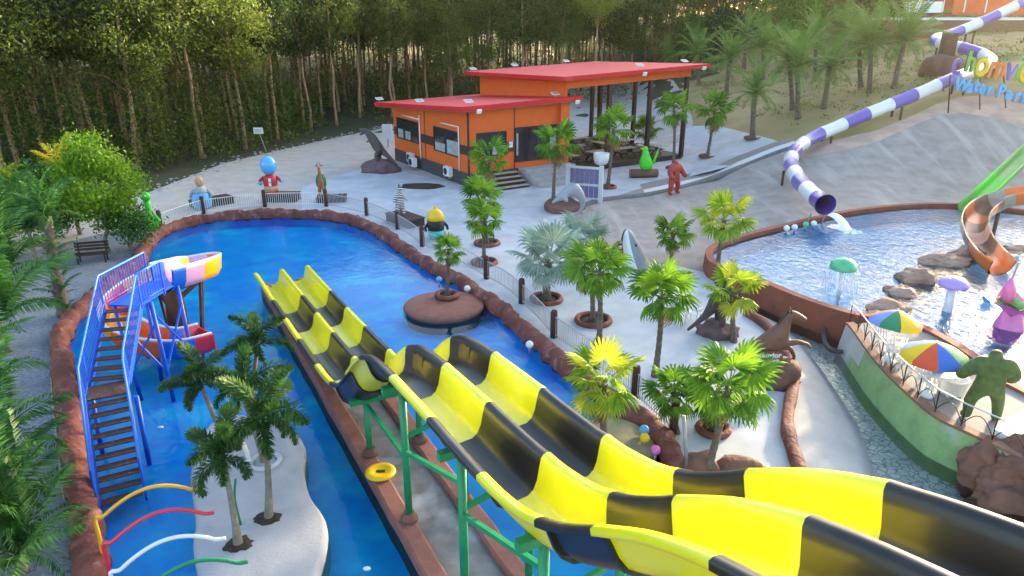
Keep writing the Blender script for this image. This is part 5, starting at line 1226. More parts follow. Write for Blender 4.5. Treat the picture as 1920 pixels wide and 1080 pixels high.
c = G(1893, 612, .6); t = thing('pink_shell', 'large pink flower-shaped splash seat at the edge of the pale pool', 'pool toy', c)
def petal_cup(r0, r1, z0, z1, k, amp):
    mb = MB(); n, q = 10, 40; vs = []
    for i in range(n + 1):
        u = i / n; r = r0 + (r1 - r0) * u ** 1.6; z = z0 + (z1 - z0) * u
        for j in range(q): a = 2 * math.pi * j / q; rr_ = r * (1 + amp * u * math.cos(k * a)); vs.append((rr_ * math.cos(a), rr_ * math.sin(a), z + .12 * u * u * math.cos(k * a)))
    mb.add(vs, [(i * q + j, i * q + (j + 1) % q, (i + 1) * q + (j + 1) % q, (i + 1) * q + j) for i in range(n) for j in range(q)], True); return mb
lmesh(t, 'cup', petal_cup(.34, .95, .55, 1.0, 5, .18), 'pink_shell')
lmesh(t, 'foot', petal_cup(.62, .32, -.5, .58, 4, .12), 'pink_shell'); lmesh(t, 'inner_bowl', petal_cup(.2, .62, .60, .96, 5, .12), 'lime_chute')
mb = MB(); mb.lathe([(.26, .9), (.2, 1.4), (.05, 1.75), (.0001, 1.78)], (-.15, .3, 0), 12); lmesh(t, 'spire', mb, 'pink_shell'); mb = MB(); mb.tube([(-.2, .35, .9), (.1, .5, 2.3)], .035, 6); lmesh(t, 'spout_pipe', mb, 'grey_steel')
p = G(1851, 566, .62); t = thing('blue_pot', 'small light blue pot floating in the pale pool by the pink flower', 'pool toy', p); mb = MB(); mb.lathe([(.12, 0), (.2, .12), (.18, .26), (.22, .3)], (0, 0, 0), 12); lmesh(t, 'pot', mb, 'sky_blue'); mb = MB(); mb.torus((.22, 0, .17), .07, .02, 10, 6); lmesh(t, 'handle', mb, 'sky_blue')
for px, r, sd, lab in [((1775, 496), (1.3, .8, .6), 3, 'tan rock in the pale pool nearest the orange slide'), ((1812, 482), (1.1, .6, .6), 5, 'brown rock tucked under the bend of the orange slide'), ((1905, 468), (.8, .4, .3), 6, 'flat tan rock in the pale pool beyond the orange slide'), ((1722, 528), (1.0, .7, .62), 8, 'tan rock shelf in the middle of the pale pool'), ((1690, 552), (.8, .7, .45), 11, 'low tan rock step in the pale pool between two larger rocks'), ((1662, 582), (1.0, .6, .5), 13, 'tan rock in the pale pool behind the farther parasol'), ((1640, 600), (.6, .45, .4), 15, 'small brown rock at the corner of the deck')]:
    mb = MB(); mb.rock(G(*px, .52), tuple(q * .82 for q in r), .45, 1.5, 3, sd, smooth=False); tag(mb.build('pool_rock', 'tan_rock'), lab, 'rock', 'rocks in the pale pool')

# ================================================================== PARASOLS, CHAIRS AND RAILING ON THE DECK
def parasol(px, ztop, r, seq, lab, rot=0, tilt=(0, 0)):
    c = G(*px, ztop); t = thing('parasol', lab, 'parasol', (c.x, c.y, .70), 'striped parasols on the deck')
    rt = Matrix.Rotation(tilt[0], 3, 'X') @ Matrix.Rotation(tilt[1], 3, 'Y'); H_ = ztop - .70
    n = 8
    for k in range(n):
        a0, a1 = rot + 2 * math.pi * k / n, rot + 2 * math.pi * (k + 1) / n; mb = MB(); vs = []
        for i in range(6):
            u = i / 5; z = .36 * (1 - u ** 1.5)
            for j in range(5):
                a = a0 + (a1 - a0) * j / 4; sag = 1 - .05 * u * math.sin(math.pi * j / 4); vs.append(rt @ Vector((r * u * sag * math.cos(a), r * u * sag * math.sin(a), z)) + Vector((0, 0, H_)))
        for j in range(5):
            a = a0 + (a1 - a0) * j / 4; sag = 1 - .05 * math.sin(math.pi * j / 4); vs.append(rt @ Vector((r * 1.01 * sag * math.cos(a), r * 1.01 * sag * math.sin(a), -.15)) + Vector((0, 0, H_)))
        mb.add(vs, [(i * 5 + j, i * 5 + j + 1, (i + 1) * 5 + j + 1, (i + 1) * 5 + j) for i in range(6) for j in range(4)], True)
        gore = lmesh(t, 'gore', mb, seq[k % len(seq)])
        p1 = rt @ Vector((r * math.cos(a0), r * math.sin(a0), -.01)) + Vector((0, 0, H_)); mb = MB(); mb.bar(Vector((0, 0, H_ + .30)), p1, .012); lmesh(t, 'rib', mb, 'grey_steel')
    mb = MB(); mb.tube([(0, 0, 0), (0, 0, H_ + .42)], .022, 8); lmesh(t, 'pole', mb, 'white_paint'); mb = MB(); mb.lathe([(.24, 0), (.24, .08), (.06, .14), (.05, .3)], (0, 0, .005), 14); lmesh(t, 'foot', mb, 'white_plastic')
parasol((1680, 602), 2.15, .78, ['cloth_red', 'cloth_lilac', 'cloth_green', 'cloth_yellow', 'cloth_orange', 'cloth_blue', 'cloth_yellow', 'cloth_green'][::1], 'striped parasol on the deck, the one nearer the pale pool', R(118), (R(-4), R(6)))
parasol((1752, 664), 2.05, .86, ['cloth_yellow', 'cloth_red', 'cloth_blue', 'cloth_green', 'cloth_yellow', 'cloth_orange', 'cloth_blue', 'cloth_lilac'], 'striped parasol on the deck, the one nearer the green statue', R(158), (R(2), R(-2)))
cs, cb, cl, ca = MB(), MB(), MB(), MB()
cs.box((0, 0, .42), (.46, .44, .035)); 
for i in range(5): cb.box((-.18 + .09 * i, .22 + .0, .66), (.055, .03, .44), Matrix.Rotation(R(-12), 3, 'X'))
cb.box((0, .27, .88), (.44, .03, .07), Matrix.Rotation(R(-12), 3, 'X')); cb.box((0, .185, .47), (.44, .03, .06))
cl.bar((0, 0, 0), (0, 0, .41), .05); ca.box((0, 0, .63), (.05, .42, .03)); ca.bar((0, -.19, .42), (0, -.19, .63), .04)
M_ch = [x.mesh(n_, ['white_plastic']) for x, n_ in ((cs, 'seat'), (cb, 'backrest'), (cl, 'leg'), (ca, 'armrest'))]
def chair(p, rz, lab, grp='white plastic chairs', roll=0):
    t = thing('plastic_chair', lab, 'chair', p, grp); t.rotation_euler = (roll, 0, rz)
    inst('seat', M_ch[0], t); inst('backrest', M_ch[1], t)
    for x in (-.2, .2):
        inst('armrest', M_ch[3], t, (x * 1.15, 0, 0))
        for y in (-.18, .18): inst('leg', M_ch[2], t, (x, y, 0))
for px, rz, lab in [((1652, 652), 2.2, 'white plastic chair on the deck nearest the corner of the brown wall'), ((1684, 672), 1.2, 'white plastic chair between the two parasols, facing the pool'), ((1668, 690), 2.6, 'white plastic chair against the railing under the farther parasol'), ((1712, 712), 2.3, 'white plastic chair against the railing behind the nearer parasol'), ((1735, 735), 2.0, 'white plastic chair against the railing beside the blue cool box'), ((1700, 690), .9, 'white plastic chair half hidden beneath the nearer parasol')]:
    chair(G(*px, .705), rz, lab)
for px, rz, lab in [((1272, 606), .6, 'white plastic chair on the plaza behind the stone animal'), ((1300, 604), 5.6, 'white plastic chair on the plaza beside the stone animal'), ((1262, 590), 2.8, 'white plastic chair on the plaza, farthest from the stone animal')]:
    chair(G(*px, .012), rz, lab, 'white plastic chairs on the plaza')
p = G(1752, 738, .705); t = thing('plastic_table', 'white plastic table with rounded top by the deck railing', 'table', p)
mb = MB(); mb.lathe([(.40, .66), (.44, .68), (.44, .71), (.40, .72), (.0001, .72)], (0, 0, 0), 20, sx=1.15); lmesh(t, 'table_top', mb, 'white_plastic')
for x in (-.25, .25):
    for y in (-.22, .22): mb = MB(); mb.bar((x, y, 0), (x * .9, y * .9, .67), .05); lmesh(t, 'leg', mb, 'white_plastic')
t = thing('cool_box', 'blue cool box standing on the white plastic table', 'cool box', p + Vector((-.12, .02, .725))); mb = MB(); mb.box((0, 0, .11), (.34, .26, .22)); lmesh(t, 'body', mb, 'sky_blue'); mb = MB(); mb.box((0, 0, .245), (.36, .28, .045)); lmesh(t, 'lid', mb, 'white_plastic')
p = G(1782, 738, .705); t = thing('wash_tub', 'white plastic wash tub on the deck beside the table', 'tub', p); mb = MB(); mb.lathe([(.28, 0), (.36, .1), (.40, .5), (.43, .52), (.40, .54), (.34, .5), (.28, .2), (.0001, .18)], (0, 0, 0), 20); lmesh(t, 'tub', mb, 'white_plastic'); mb = MB(); mb.torus((0, 0, .55), .16, .03, 16, 6); lmesh(t, 'hose_coil', mb, 'grey_paint')
rp = resample(catmull([p + Vector((0, 0, .05)) for p in CAP[:7]], 6), 12)
rl = thing('deck_railing', 'thin dark railing with arched struts along the deck wall', 'railing', rp[6])
for i, p in enumerate(rp): mb = MB(); mb.bar(p - Vector((0, 0, .06)), p + Vector((0, 0, .66)), .026); mb.build('post', 'near_black', rl)
mb = MB(); mb.tube([p + Vector((0, 0, .68)) for p in rp], .022, 6); mb.build('handrail', 'grey_paint', rl)
for a, b in zip(rp, rp[1:]):
    mb = MB(); mb.tube([a.lerp(b, u / 8) + Vector((0, 0, .08 + .42 * math.sin(math.pi * u / 8))) for u in range(9)], .013, 5); mb.build('arched_strut', 'near_black', rl)
# little white notice at the forest edge, dark benches by the left path
p = T(500, 286); t = thing('notice_sign', 'small white notice on a leaning pole at the edge of the wood', 'sign', p)
mb = MB(); mb.bar((0, 0, 0), (-.45, 0, 1.7), .06); lmesh(t, 'pole', mb, 'grey_steel'); mb = MB(); mb.box((-.5, -.05, 1.95), (.85, .04, .55)); bd = lmesh(t, 'board', mb, 'white_paint')
for z in (2.05, 1.95, 1.85): mb = MB(); mb.box((-.5, -.073, z), (.6, .004, .035)); lmesh(t, 'printed_line', mb, 'grey_steel')
p = G(175, 492); t = thing('stone_bench', 'dark slatted garden bench on the shaded path behind the tree', 'bench', p); t.rotation_euler = (0, 0, .3)
for i in range(4): mb = MB(); mb.box((0, -.2 + .13 * i, .45), (1.5, .10, .05)); lmesh(t, 'seat_slat', mb, 'dark_wood')
for i in range(3): mb = MB(); mb.box((0, .28 + .02 * i, .62 + .15 * i), (1.5, .04, .11)); lmesh(t, 'back_slat', mb, 'dark_wood')
for x in (-.6, .6): mb = MB(); mb.bar((x, -.2, 0), (x, -.2, .43), .07); mb.bar((x, .24, 0), (x, .33, .98), .07); lmesh(t, 'leg', mb, 'near_black')
p = T(728, 275); t = thing('meter_box', 'grey service cabinet with a yellow strip at the back corner of the restaurant', 'cabinet', p); mb = MB(); mb.box((0, 0, 1.4), (.9, .5, 1.3)); lmesh(t, 'cabinet', mb, 'grey_paint'); mb = MB(); mb.bar((0, 0, 0), (0, 0, .75), .12); lmesh(t, 'post', mb, 'grey_steel')
# ================================================================== PLANTS
def fan_leaf(name, m, petiole, rad, droop, seed, segs=17, spread=128):
    r_ = random.Random(seed); mb = MB()
    P = [(petiole * t, 0, .03 * math.sin(math.pi * t)) for t in (0, .35, .7, 1)]
    mb.tube(P, [.022, .018, .014, .012], 4, caps=False)
    cx = petiole
    for i in range(segs):
        a = R(-spread + 2 * spread * (i + .5) / segs); da = R(spread / segs) * 1.04
        rr_ = rad * (.80 + .2 * math.cos(a * .55)) * r_.uniform(.9, 1.06)
        def pt(r, an, fold): return (cx + r * math.cos(an), r * math.sin(an), -droop * (r / rad) ** 2.4 * rad + fold - .10 * rad * abs(math.sin(an)) * (r / rad))
        m1 = .58 * rr_
        mb.add([pt(0.02, a, 0), pt(m1, a - da, -.02), pt(m1, a, .025), pt(m1, a + da, -.02), pt(rr_ * .86, a - da * .45, -.02), pt(rr_ * .86, a + da * .45, -.02), pt(rr_, a + r_.uniform(-.05, .05), -.05 - .10 * rad * r_.random())],
               [(0, 1, 2), (0, 2, 3), (1, 4, 2), (2, 5, 3), (2, 4, 6, 5)])
    return mb.mesh(name, [m])
def pinnate(name, m, length, droop, wid, seed, pairs=26, plume=False, up=0.35, lw=.05, hang=.35):
    r_ = random.Random(seed); mb = MB(); pts = []
    x = z = 0.0; ang = up
    n = 14; st = length / n
    for i in range(n + 1):
        pts.append(Vector((x, 0, z))); x += st * math.cos(ang); z += st * math.sin(ang); ang -= droop / n * (0.5 + 1.0 * i / n)
    mb.tube(pts, [.028 * (1 - .8 * i / n) + .004 for i in range(n + 1)], 4, caps=False)
    def at_(t):
        f = t * n; i = min(int(f), n - 1); return pts[i].lerp(pts[i + 1], f - i), (pts[i + 1] - pts[i]).normalized()
    for k in range(pairs):
        t = .10 + .89 * k / (pairs - 1); p, d = at_(t); up_ = Vector((-d.z, 0, d.x))
        ln = wid * (math.sin(math.pi * min(1, (.12 + t * .86))) ** .55) * r_.uniform(.85, 1.1)
        rots = (0, math.pi) if not plume else tuple(2 * math.pi * (q + r_.random()) / 5 for q in range(5))
        for ra in rots:
            side = Vector((0, math.cos(ra), 0)) + up_ * (math.sin(ra) if plume else r_.uniform(.1, .35))
            dr = (d * r_.uniform(.45, .75) + side).normalized()
            tip = p + dr * ln + Vector((0, 0, -hang * ln * (1 if not plume else .5))); mid = p + dr * ln * .5 + Vector((0, 0, -.02))
            wv_ = dr.cross(Vector((0, 0, 1)) if abs(dr.z) < .9 else Vector((1, 0, 0))).normalized() * lw * .5
            mb.add([p, mid - wv_, tip, mid + wv_], [(0, 1, 2, 3)])
    return mb.mesh(name, [m])
FAN = [fan_leaf('frond', 'leaf_fan', .75, .72, d, 10 + i) for i, d in enumerate((.10, .25, .45, .7))]
FAN_D = [fan_leaf('frond', 'leaf_dead', .6, .6, 1.0, 91, 11, 100), fan_leaf('frond', 'leaf_dead', .7, .55, 1.3, 92, 9, 80)]
FAN_G = [fan_leaf('frond', 'leaf_fan_gold', .75, .75, d, 20 + i) for i, d in enumerate((.10, .22, .40, .6))]
FAN_S = [fan_leaf('frond', 'leaf_silver', .9, .95, d, 30 + i, 21) for i, d in enumerate((.06, .12, .25, .4))]
DATE = [pinnate('frond', 'leaf_date', 2.3, d, .42, 40 + i, 30, up=.3, lw=.05, hang=.25) for i, d in enumerate((.7, 1.0, 1.4))]
FOX = [pinnate('frond', 'leaf_fox', 1.55, d, .36, 50 + i, 44, True, up=.35, lw=.055) for i, d in enumerate((1.5, 2.1, 2.7))]
ARECA = [pinnate('frond', 'leaf_areca', 2.4, d, .62, 60 + i, 36, up=.5, lw=.06, hang=.45) for i, d in enumerate((1.0, 1.4, 1.9))]
ARECA_G = [pinnate('frond', 'leaf_croton', 2.0, d, .5, 65 + i, 30, up=.5, lw=.06, hang=.35) for i, d in enumerate((.8, 1.2, 1.6))]
def trunk_mesh(vec, r0, r1, m, rings=True, seed=0, boot=0):
    mb = MB(); n = max(8, int(vec.length / .12)); path = []; rad = []
    r_ = random.Random(seed)
    for i in range(n + 1):
        t = i / n; bend = math.sin(math.pi * t) * .05 * vec.length
        path.append(Vector((vec.x * t + bend * .3 * math.cos(seed), vec.y * t + bend * .3 * math.sin(seed), vec.z * t)))
        r = r0 + (r1 - r0) * t + r0 * .45 * math.exp(-t * 9)
        rad.append(r * (1 + (.10 if i % 2 else -.04) * (1 if rings else 0)) * r_.uniform(.96, 1.04))
    mb.tube(path, rad, 10)
    if boot:
        for k in range(boot):
            a = k * 2.4; t = .72 + .27 * k / boot; p = vec * t; d = Vector((math.cos(a), math.sin(a), 0)); q = p + d * (r1 * .7)
            s = d.cross(Vector((0, 0, 1))) * .045
            mb.add([q - s, q + s, q + d * .10 + s * .7 + Vector((0, 0, .22)), q + d * .10 - s * .7 + Vector((0, 0, .22))], [(0, 1, 2, 3)])
    return mb.mesh('trunk', [m])
def crown(t, top, leaves, n, sc, e0, e1, seed, jit=.2):
    r_ = random.Random(seed)
    for i in range(n):
        u = (i + .5) / n; el = e0 + (e1 - e0) * u ** .8; az = i * 2.39996 + r_.uniform(-jit, jit) + seed
        me = leaves[min(len(leaves) - 1, int(u * len(leaves)))]
        s = sc * r_.uniform(.85, 1.1) * (.75 + .35 * math.sin(math.pi * min(1, u + .25)))
        o = inst('frond', me, t, (top.x, top.y, top.z - .12 * u), (r_.uniform(-.45, .45), -R(el + r_.uniform(-12, 12)), az), (s, s * r_.uniform(.8, 1.05), s))
def palm(kind, base, cpx, lab, sc=1.0, n=None, seed=0, group=None, name=None, dY=0.0, r0=None):
    b = base if isinstance(base, Vector) else T(*base)
    tpz = atY(cpx[0], cpx[1], b.y + dY); vec = tpz - b
    nm = {'fan': 'fan_palm', 'gold': 'fan_palm', 'silver': 'silver_palm', 'date': 'date_palm', 'fox': 'foxtail_palm'}[kind]
    t = thing(name or nm, lab, 'palm', b, group)
    if kind in ('fan', 'gold'):
        rr_ = r0 or .10 * sc ** .5; inst('trunk', trunk_mesh(vec, rr_, rr_ * .8, 'bark_palm', True, seed, 14), t)
        rq = random.Random(seed * 13 + 1); crown(t, vec, FAN if kind == 'fan' else FAN_G, n or rq.randint(15, 21), sc * .92, rq.uniform(76, 86), rq.uniform(-42, -20), seed, .55)
        for k in range(rq.randint(1, 4)): inst('frond', FAN_D[k % 2], t, (vec.x, vec.y, vec.z - .12), (rq.uniform(-.5, .5), R(rq.uniform(45, 75)), rq.uniform(0, 6.28)), sc * rq.uniform(.6, .85))
    elif kind == 'silver':
        inst('trunk', trunk_mesh(vec, .16, .15, 'bark_palm', True, seed, 16), t); crown(t, vec, FAN_S, n or 20, sc, 80, -25, seed)
    elif kind == 'date':
        rr_ = r0 or .20; inst('trunk', trunk_mesh(vec, rr_, rr_ * .95, 'bark_palm', True, seed, 16), t); crown(t, vec, DATE, n or 30, sc, 78, -40, seed)
    elif kind == 'fox':
        inst('trunk', trunk_mesh(vec, .085, .05, 'bark_grey', False, seed), t)
        mb = MB(); mb.tube([vec + Vector((0, 0, -.05)), vec + Vector((0, 0, .25))], [.06, .04], 8); inst('crownshaft', mb.mesh('crownshaft', ['leaf_fox']), t)
        crown(t, vec + Vector((0, 0, .15)), FOX, n or 9, sc, 70, -20, seed, .4)
    return t
# --- palms of the plaza and the pools
PL = 'palms of the plaza'
for kind, base, cp_, sc, lab, sd, ring in [
    ('fan', (904, 388), (918, 303), 1.25, 'fan palm in front of the restaurant steps, farthest of the three in line', 1, 0),
    ('fan', (913, 458), (905, 371), .95, 'fan palm in the middle of the three in line, its ring touching the next', 2, .62),
    ('fan', (908, 494), (909, 414), .95, 'fan palm in the ring nearest the fence, third in line from the restaurant', 3, .58),
    ('fan', (1037, 386), (1044, 272), 1.25, 'fan palm growing beside the wavy brown bed and the violet panel', 4, 0),
    ('fan', (1139, 352), (1151, 243), 1.4, 'fan palm in a small ring beside the white bowl planter', 5, .55),
    ('fan', (1262, 316), (1264, 208), 1.35, 'fan palm on the terrace behind the green bird', 6, .5),
    ('fan', (1326, 294), (1340, 208), 1.5, 'fan palm in a round ring on the terrace behind the red figure', 7, .62),
    ('fan', (1211, 292), (1212, 246), 1.1, 'short fan palm at the front edge of the pavilion', 8, 0),
    ('silver', (1025, 563), (1028, 492), 1.05, 'large silvery fan palm in a ring by the pool fence', 9, .62),
    ('silver', (1090, 500), (1092, 452), .85, 'pale silvery palm between the big silver palm and the shark head', 10, 0),
    ('fan', (1112, 603), (1109, 505), 1.0, 'fan palm in the round ring, the farther of a close pair', 11, .66),
    ('fan', (1123, 646), (1124, 508), 1.0, 'fan palm without a ring, the nearer of a close pair', 12, 0),
    ('fan', (1228, 706), (1242, 556), 1.0, 'slim fan palm alone on the pale plaza with a bright green crown', 13, 0),
    ('gold', (1133, 832), (1128, 722), .98, 'yellow-green fan palm growing on the olive islet', 14, .0),
    ('fan', (1268, 812), (1264, 740), .72, 'dark fan palm behind the curve of the pool fence', 15, 0),
    ('fan', (1337, 808), (1345, 742), .85, 'fan palm in the brown ring behind the lettered rock', 16, .42),
    ('fan', (1321, 908), (1368, 722), .95, 'big fan palm leaning over the lettered rock', 17, 0),
    ('fan', (838, 556), (840, 472), .62, 'small bluish fan palm on the round brown islet', 18, .42),
    ('fan', (1257, 497), (1262, 440), .85, 'stout fan palm behind the shark head at the foot of the slope', 19, 0),
    ('gold', (1342, 520), (1357, 412), 1.05, 'tall loose fan palm at the end of the brown pool wall', 20, 0),
    ('gold', (1376, 642), (1374, 548), .90, 'shaggy yellowish palm between the stone animal and the horse', 21, 0),
]:
    b = G(*base) if kind != 'x' else None
    if base[1] < 330: b = T(*base)
    if 'islet' in lab: b = G(base[0], base[1], .25)
    palm(kind, b, cp_, lab, sc, seed=sd, group=PL)
    if ring: ring_planter(b + Vector((0, 0, .0)), ring, 'ring planter around the ' + lab.split(',')[0] if len(lab.split(',')[0].split()) < 11 else 'ring planter at the foot of the ' + ' '.join(lab.split(',')[0].split()[:9]))
sh = MB(); rr = random.Random(5); b = G(1376, 642)
# --- drooping palms on the grey islet
for base, cp_, sc, lab, sd in [((447, 1022), (418, 862), 1.0, 'foxtail palm in the nearest soil hole of the grey islet', 31), ((504, 972), (494, 792), 1.08, 'foxtail palm in the soil hole near the islet edge facing the slide', 32), ((497, 868), (455, 742), 1.0, 'foxtail palm in the pale ring at the back of the grey islet', 33), ((432, 845), (378, 726), .92, 'foxtail palm leaning towards the blue stairs', 34), ((470, 812), (482, 655), .85, 'foxtail palm at the far end of the grey islet', 35)]:
    b = G(*base, .15); palm('fox', b, cp_, lab, sc * .86, seed=sd, group='foxtail palms on the grey islet', dY=.15)
    if sd in (31, 32):
        mb = MB(); mb.rock(b + Vector((0, 0, .0)), (.34, .27, .07), .3, 2, 3, sd); tag(mb.build('soil_patch', 'soil'), 'dark soil hole at the foot of ' + lab.split(' in ')[0] + (' nearest the frame edge' if sd == 31 else ' beside the islet edge'), 'soil')
    if sd == 33: ring_planter(b, .36, 'pale concrete ring at the back of the grey islet', 'grey_paint', .07)
t = thing('spray_column', 'bent white spray pipe standing among the palms on the grey islet', 'spray pipe', G(468, 880, .15)); b = G(468, 880, .15)
mb = MB(); mb.tube(catmull([b, b + Vector((0, 0, .5)), b + Vector((-.12, .05, .85)), b + Vector((-.2, .3, .95))], 4), .06, 8); mb.build('pipe', 'white_paint', t)
mb = MB(); mb.tube(catmull([G(452, 985, .15), G(452, 985, .15) + Vector((-.05, 0, .7)), G(452, 985, .15) + Vector((0, .1, 1.2))], 4), .03, 6); tag(mb.build('green_pipe', 'green_steel'), 'thin green pipe standing among the palms on the grey islet', 'pipe')
t = thing('water_ladder', 'white spray ladder rising from the water behind the grey islet', 'ladder', G(440, 775, 0)); b = G(440, 775, -.1)
for s in (-.15, .15): mb = MB(); mb.tube([b + Vector((s, 0, 0)), b + Vector((s, 0, 1.1))], .035, 6); mb.build('rail', 'white_paint', t)
for z in (.3, .6, .9): mb = MB(); mb.tube([b + Vector((-.15, 0, z)), b + Vector((.15, 0, z))], .025, 6); mb.build('rung', 'white_paint', t)
# --- date palms on the hill
HP = 'palms on the hillside'
for base, cp_, sc, lab, sd in [((1411, 260), (1416, 172), 1.0, 'feathery palm in a ring at the edge of the terrace', 41), ((1496, 222), (1496, 122), 1.15, 'feathery palm on the grass, the nearest to the tube slide bend', 42), ((1486, 206), (1478, 112), 1.1, 'feathery palm close behind the one nearest the tube slide bend', 43), ((1543, 204), (1556, 124), 1.0, 'small leaning feathery palm halfway up the grass', 44), ((1630, 174), (1633, 82), 1.25, 'tall dark-trunked feathery palm in the middle of the hillside', 45), ((1614, 164), (1612, 84), 1.15, 'feathery palm just behind the tall dark-trunked one', 46), ((1676, 166), (1698, 72), 1.3, 'leaning feathery palm nearest the earth mound', 47),
                              ((1362, 176), (1368, 108), 1.1, 'feathery palm behind the open end of the pavilion roof', 48), ((1430, 150), (1432, 88), 1.15, 'feathery palm in the second row behind the pavilion', 49), ((1310, 160), (1308, 100), 1.1, 'feathery palm rising beside the far roof corner', 50), ((1528, 140), (1530, 70), 1.1, 'feathery palm high on the grass near the white wall', 51), ((1395, 130), (1400, 66), 1.1, 'feathery palm at the back beneath the bright green tree', 52), ((1580, 120), (1584, 56), 1.1, 'feathery palm near the crest left of the hilltop terrace', 53), ((1250, 150), (1252, 104), 1.0, 'feathery palm just showing above the high roof', 54)]:
    b = T(*base); palm('date', b, cp_, lab, sc * 1.35, seed=sd, group=HP)
    if sd == 41: ring_planter(b, .62, 'brown ring planter around the feathery terrace palm')
# --- broad-leaved trees: trunk, limbs and a crown of leaf clumps
def leaf_cloud(centres, per, spread, size, rng, flat=.75):
    n = len(centres) * per
    c = np.repeat(np.array(centres, float), per, 0) + rng.normal(0, 1, (n, 3)) * np.array([spread, spread, spread * flat])
    d = rng.normal(0, 1, (n, 3)); d[:, 2] = np.abs(d[:, 2]) * .8 + .2; d /= np.linalg.norm(d, axis=1)[:, None]
    a = np.cross(d, rng.normal(0, 1, (n, 3))); a /= np.linalg.norm(a, axis=1)[:, None]; b = np.cross(d, a)
    s = (size * rng.uniform(.6, 1.3, n))[:, None]
    v = np.stack([c - a * s, c - b * s * .45, c + a * s, c + b * s * .45], 1).reshape(-1, 3)
    return v
def cloud_mesh(name, v, m):
    n = len(v) // 4; me = bpy.data.meshes.new(name); me.vertices.add(n * 4); me.vertices.foreach_set('co', v.astype(np.float32).ravel())
    me.loops.add(n * 4); me.loops.foreach_set('vertex_index', np.arange(n * 4, dtype=np.int32)); me.polygons.add(n)
    me.polygons.foreach_set('loop_start', np.arange(0, n * 4, 4, dtype=np.int32)); me.update(calc_edges=True); me.validate()
    for x in (m if isinstance(m, list) else [m]): me.materials.append(MATS[x])
    return me
def tree_meshes(seed, h, r, base_h, m_leaf, m_bark, lean=(0, 0), clumps=40, per=46, size=.24, r0=.16, spread=.5, limbs=9, top=1.0):
    r_ = random.Random(seed); rng = np.random.default_rng(seed); mb = MB()
    P = [Vector((lean[0] * t ** 1.3, lean[1] * t ** 1.3, h * .93 * t)) + Vector((r_.uniform(-.12, .12), r_.uniform(-.12, .12), 0)) * (1 if 0 < i < 8 else 0) for i, t in enumerate([k / 8 for k in range(9)])]
    mb.tube(catmull(P, 3), [r0 * (1.25 if i == 0 else 1) * (1 - .8 * (i / 24)) + .02 for i in range(25)], 8)
    cs_ = []
    for k in range(limbs):
        t = base_h / h + (1 - base_h / h) * (k + .3) / limbs; f = t * 8 / .93; i = min(7, int(f)); p = P[i].lerp(P[i + 1], min(1, f - i)) if i < 8 else P[8]
        a = k * 2.4 + r_.uniform(-.4, .4); ln = r * (1.05 - .5 * (t - base_h / h) / (1 - base_h / h + 1e-6)) * r_.uniform(.75, 1.1); up = r_.uniform(.5, 1.1)
        q = p + Vector((math.cos(a), math.sin(a), up)).normalized() * ln; mid = p.lerp(q, .5) + Vector((0, 0, .12 * ln))
        mb.tube([p, mid, q], [r0 * .38 * (1.1 - t), r0 * .22, .02], 5)
        cs_ += [tuple(mid.lerp(q, .6)), tuple(q)]
    zc = (base_h + h) / 2
    while len(cs_) < clumps:
        u = rng.normal(0, 1, 3); u /= np.linalg.norm(u); k = rng.uniform(.35, 1.0) ** .5
        z = zc + u[2] * (h - base_h) / 2 * k; tt = min(1, max(0, z / h))
        wdt = r * k * (.65 + .5 * math.sin(math.pi * min(1, max(0, (z - base_h) / (h - base_h)))) )
        cs_.append((lean[0] * tt ** 1.3 + u[0] * wdt, lean[1] * tt ** 1.3 + u[1] * wdt, z))
    return mb.mesh('trunk', [m_bark]), cloud_mesh('crown', leaf_cloud(cs_, per, spread, size, rng), m_leaf)
RUB = []
for i in range(7):
    h = [15.5, 17, 16, 14.5, 18, 16.5, 15][i]; RUB.append(tree_meshes(100 + i, h, [2.6, 2.9, 2.4, 2.8, 2.6, 3.0, 2.5][i], [7.6, 8.6, 8.2, 7.0, 9.2, 8.0, 7.4][i], 'leaf_sapling' if i in (1, 4) else 'leaf_rubber', 'bark_rubber', (rnd.uniform(-.9, .9), rnd.uniform(-.5, .5)), 80, 92, .15, .15, .55, 10))  # some crowns carry golden sunlight in their leaf colour
EDGE = []
for i in range(4):
    EDGE.append(tree_meshes(120 + i, [13.5, 15, 14, 12.5][i], [3.2, 3.4, 3.0, 3.2][i], [5.0, 5.8, 5.4, 4.6][i], 'leaf_rubber', 'bark_rubber', (rnd.uniform(-1.2, .4), rnd.uniform(-.8, .2)), 112, 92, .135, .16, .55, 12))
bound = [(-75, 40), (-45, 45), (-36.5, 49), (-27.5, 53), (-19.0, 76.5), (-13, 85), (-2, 93), (18, 99), (40, 108), (62, 112), (110, 118)]
def edge_y(x): return interp(bound, x)
rr = random.Random(11); spots = []
y = 46.0; row = 0
while y < 168:
    x = -.78 * y - 10 + (row % 2) * 2.0
    stepx = 4.0 if y < 95 else 5.0
    while x < .78 * y + 8:
        px_, py_ = x + rr.uniform(-.7, .7), y + rr.uniform(-.9, .9)
        if py_ > edge_y(px_) + 1.0 and not (30 < px_ < 80 and py_ < 112): spots.append((px_, py_))
        x += stepx * rr.uniform(.9, 1.15)
    y += 5.2 if y < 100 else 6.6; row += 1
spots.sort(key=lambda s: s[1])
ntree = 0
